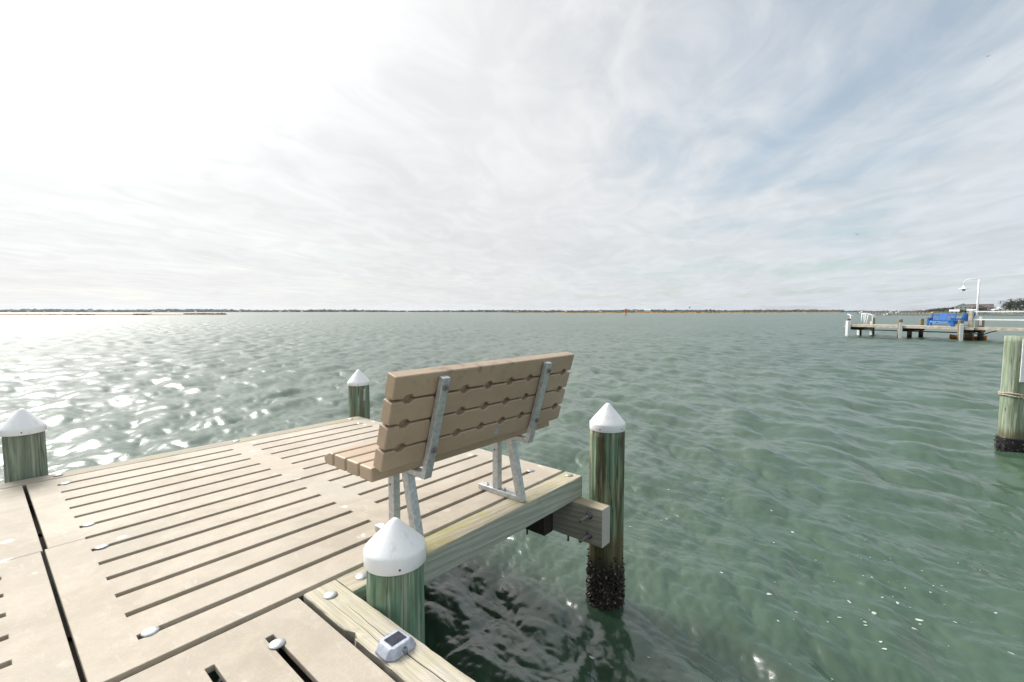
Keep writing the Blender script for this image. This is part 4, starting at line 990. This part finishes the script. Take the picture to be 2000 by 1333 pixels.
mb = MB(); mb.lathe([(.05, 2.87), (.10, 2.82), (.10, 2.74), (.05, 2.69)], 12, Matrix.Translation((-.83, 0, 0))); mb.obj('bulb_guard', plain('lamp_glass', (.35, .36, .38), .2), lp)
mb = MB(); mb.box(.14, .27, -.06, .06, DZ + .1, .80); mb.obj('conduit', M['white'], lp)
fr = tag(empty('slatted_frame', loc_n(-.1, 2.95), NR), 'white slatted frame standing at the far corner of the neighbouring dock', 'frame')
for x0, x1 in ((-.27, -.30), (-.10, -.08), (.06, -.04), (.26, .10)): mb = MB(); mb.tube([(x0, 0, 1.0), (x1, 0, DZ - .02)], .035, 8); mb.obj('slat', M['white'], fr)
mb = MB(); mb.tube([(-.34, 0, 1.0), (.42, 0, 1.0)], .04, 8); mb.obj('rail', M['white'], fr)
for s, t_, lab in ((.05, .45, 'white T-topped post beside the corner pile'), (.40, 3.1, 'white T-topped post beside the white slatted frame')):
    q = tag(empty('t_post', loc_n(s, t_), NR), lab, 'post')
    mb = MB(); mb.tube([(0, 0, DZ - .2), (0, 0, .84)], .045, 8); mb.obj('post', M['white'], q)
    mb = MB(); mb.tube([(-.25, 0, .95), (.22, 0, .74)], .045, 8); mb.obj('crossbar', M['white'], q)
kq = loc_n(7.1, 2.6, W + .02)
ky = tag(empty('kayak', kq, NR), 'red and yellow kayak floating under the neighbouring dock', 'kayak')
def kay(z0, z1, mat, nm):
    mb = MB(); n = 12; vs = []
    for i in range(n + 1):
        f = i / n; w = .36 * math.sin(math.pi * min(.97, max(.03, f))) ** .6; x = 2.1 * (f - .5); zt = z1 + .10 * abs(2 * f - 1) ** 3
        vs += [(x, -w, z0), (x, -w * .9, zt), (x, w * .9, zt), (x, w, z0)]
    fs = [(i * 4 + k, (i + 1) * 4 + k, (i + 1) * 4 + k + 1, i * 4 + k + 1) for i in range(n) for k in range(3)] + [(i * 4 + 3, (i + 1) * 4 + 3, (i + 1) * 4, i * 4) for i in range(n)] + [(0, 1, 2, 3), (n * 4 + 3, n * 4 + 2, n * 4 + 1, n * 4)]
    mb.add(vs, fs); return mb.obj(nm, mat, ky)
kay(-.12, .14, red_m, 'hull'); kay(.141, .22, plain('yellow_deck', (.75, .5, .04), .5), 'deck')
mb = MB(); mb.box(-.45, .3, -.2, .2, .2, .42); mb.obj('seat', WALLC['grey'], ky, bevel=.04)

# ------------------------------------------------------------------ gulls
def gull(u, v, D, span, roll, label):
    p = pol(u, D, hgt(v, D)); t = tag(empty('gull', p, rng.uniform(0, 6.28)), label, 'bird', 'gulls in the sky')
    mb = MB()
    prof = [(.001, -.22), (.035, -.14), (.055, 0), (.04, .1), (.03, .15), (.001, .2)]
    mb.lathe(prof, 10, Matrix.Rotation(R(90), 4, 'X')); 
    for sx in (-1, 1):
        n = 6; top = []
        for i in range(n + 1):
            f = i / n; x = sx * span / 2 * f; z = .10 * math.sin(f * 2.4) * span; c = .16 * (1 - f) ** .6 + .01; yy = -.05 * f
            top += [(x, yy - c / 2, z), (x, yy + c / 2, z + .004), (x, yy, z + .018)]
        fs = [(i * 3 + a, i * 3 + 3 + a, i * 3 + 3 + b, i * 3 + b) for i in range(n) for a, b in ((0, 1), (1, 2), (2, 0))]
        mb.add(top, fs, True)
    o = mb.obj('body', plain('gull_grey', (.16, .16, .17), .8), t); o.rotation_euler = (0, roll, 0)
gull(1896, 129, 90, 1.1, .3, 'gull high in the sky at the right edge')
gull(1666, 461, 110, 1.2, -.3, 'gull in the sky above the neighbouring dock end')
gull(1457, 564, 140, 1.1, .2, 'gull low above the marsh island')

# ------------------------------------------------------------------ the hazy air over the sound
mb = MB(); mb.box(-7000, 7000, -7000, 7000, W - 1.3, 60)
hz = bpy.data.materials.new('haze_air'); hz.use_nodes = True; hz.node_tree.nodes.clear()
pv = nd(hz.node_tree, 'ShaderNodeVolumePrincipled', {'Color': (.86, .92, 1.0, 1), 'Density': .00007, 'Anisotropy': .3})
ho = nd(hz.node_tree, 'ShaderNodeOutputMaterial'); hz.node_tree.links.new(pv.outputs[0], ho.inputs['Volume'])
tag(mb.obj('haze', hz), 'thin pale haze over the water', 'haze', kind='stuff')
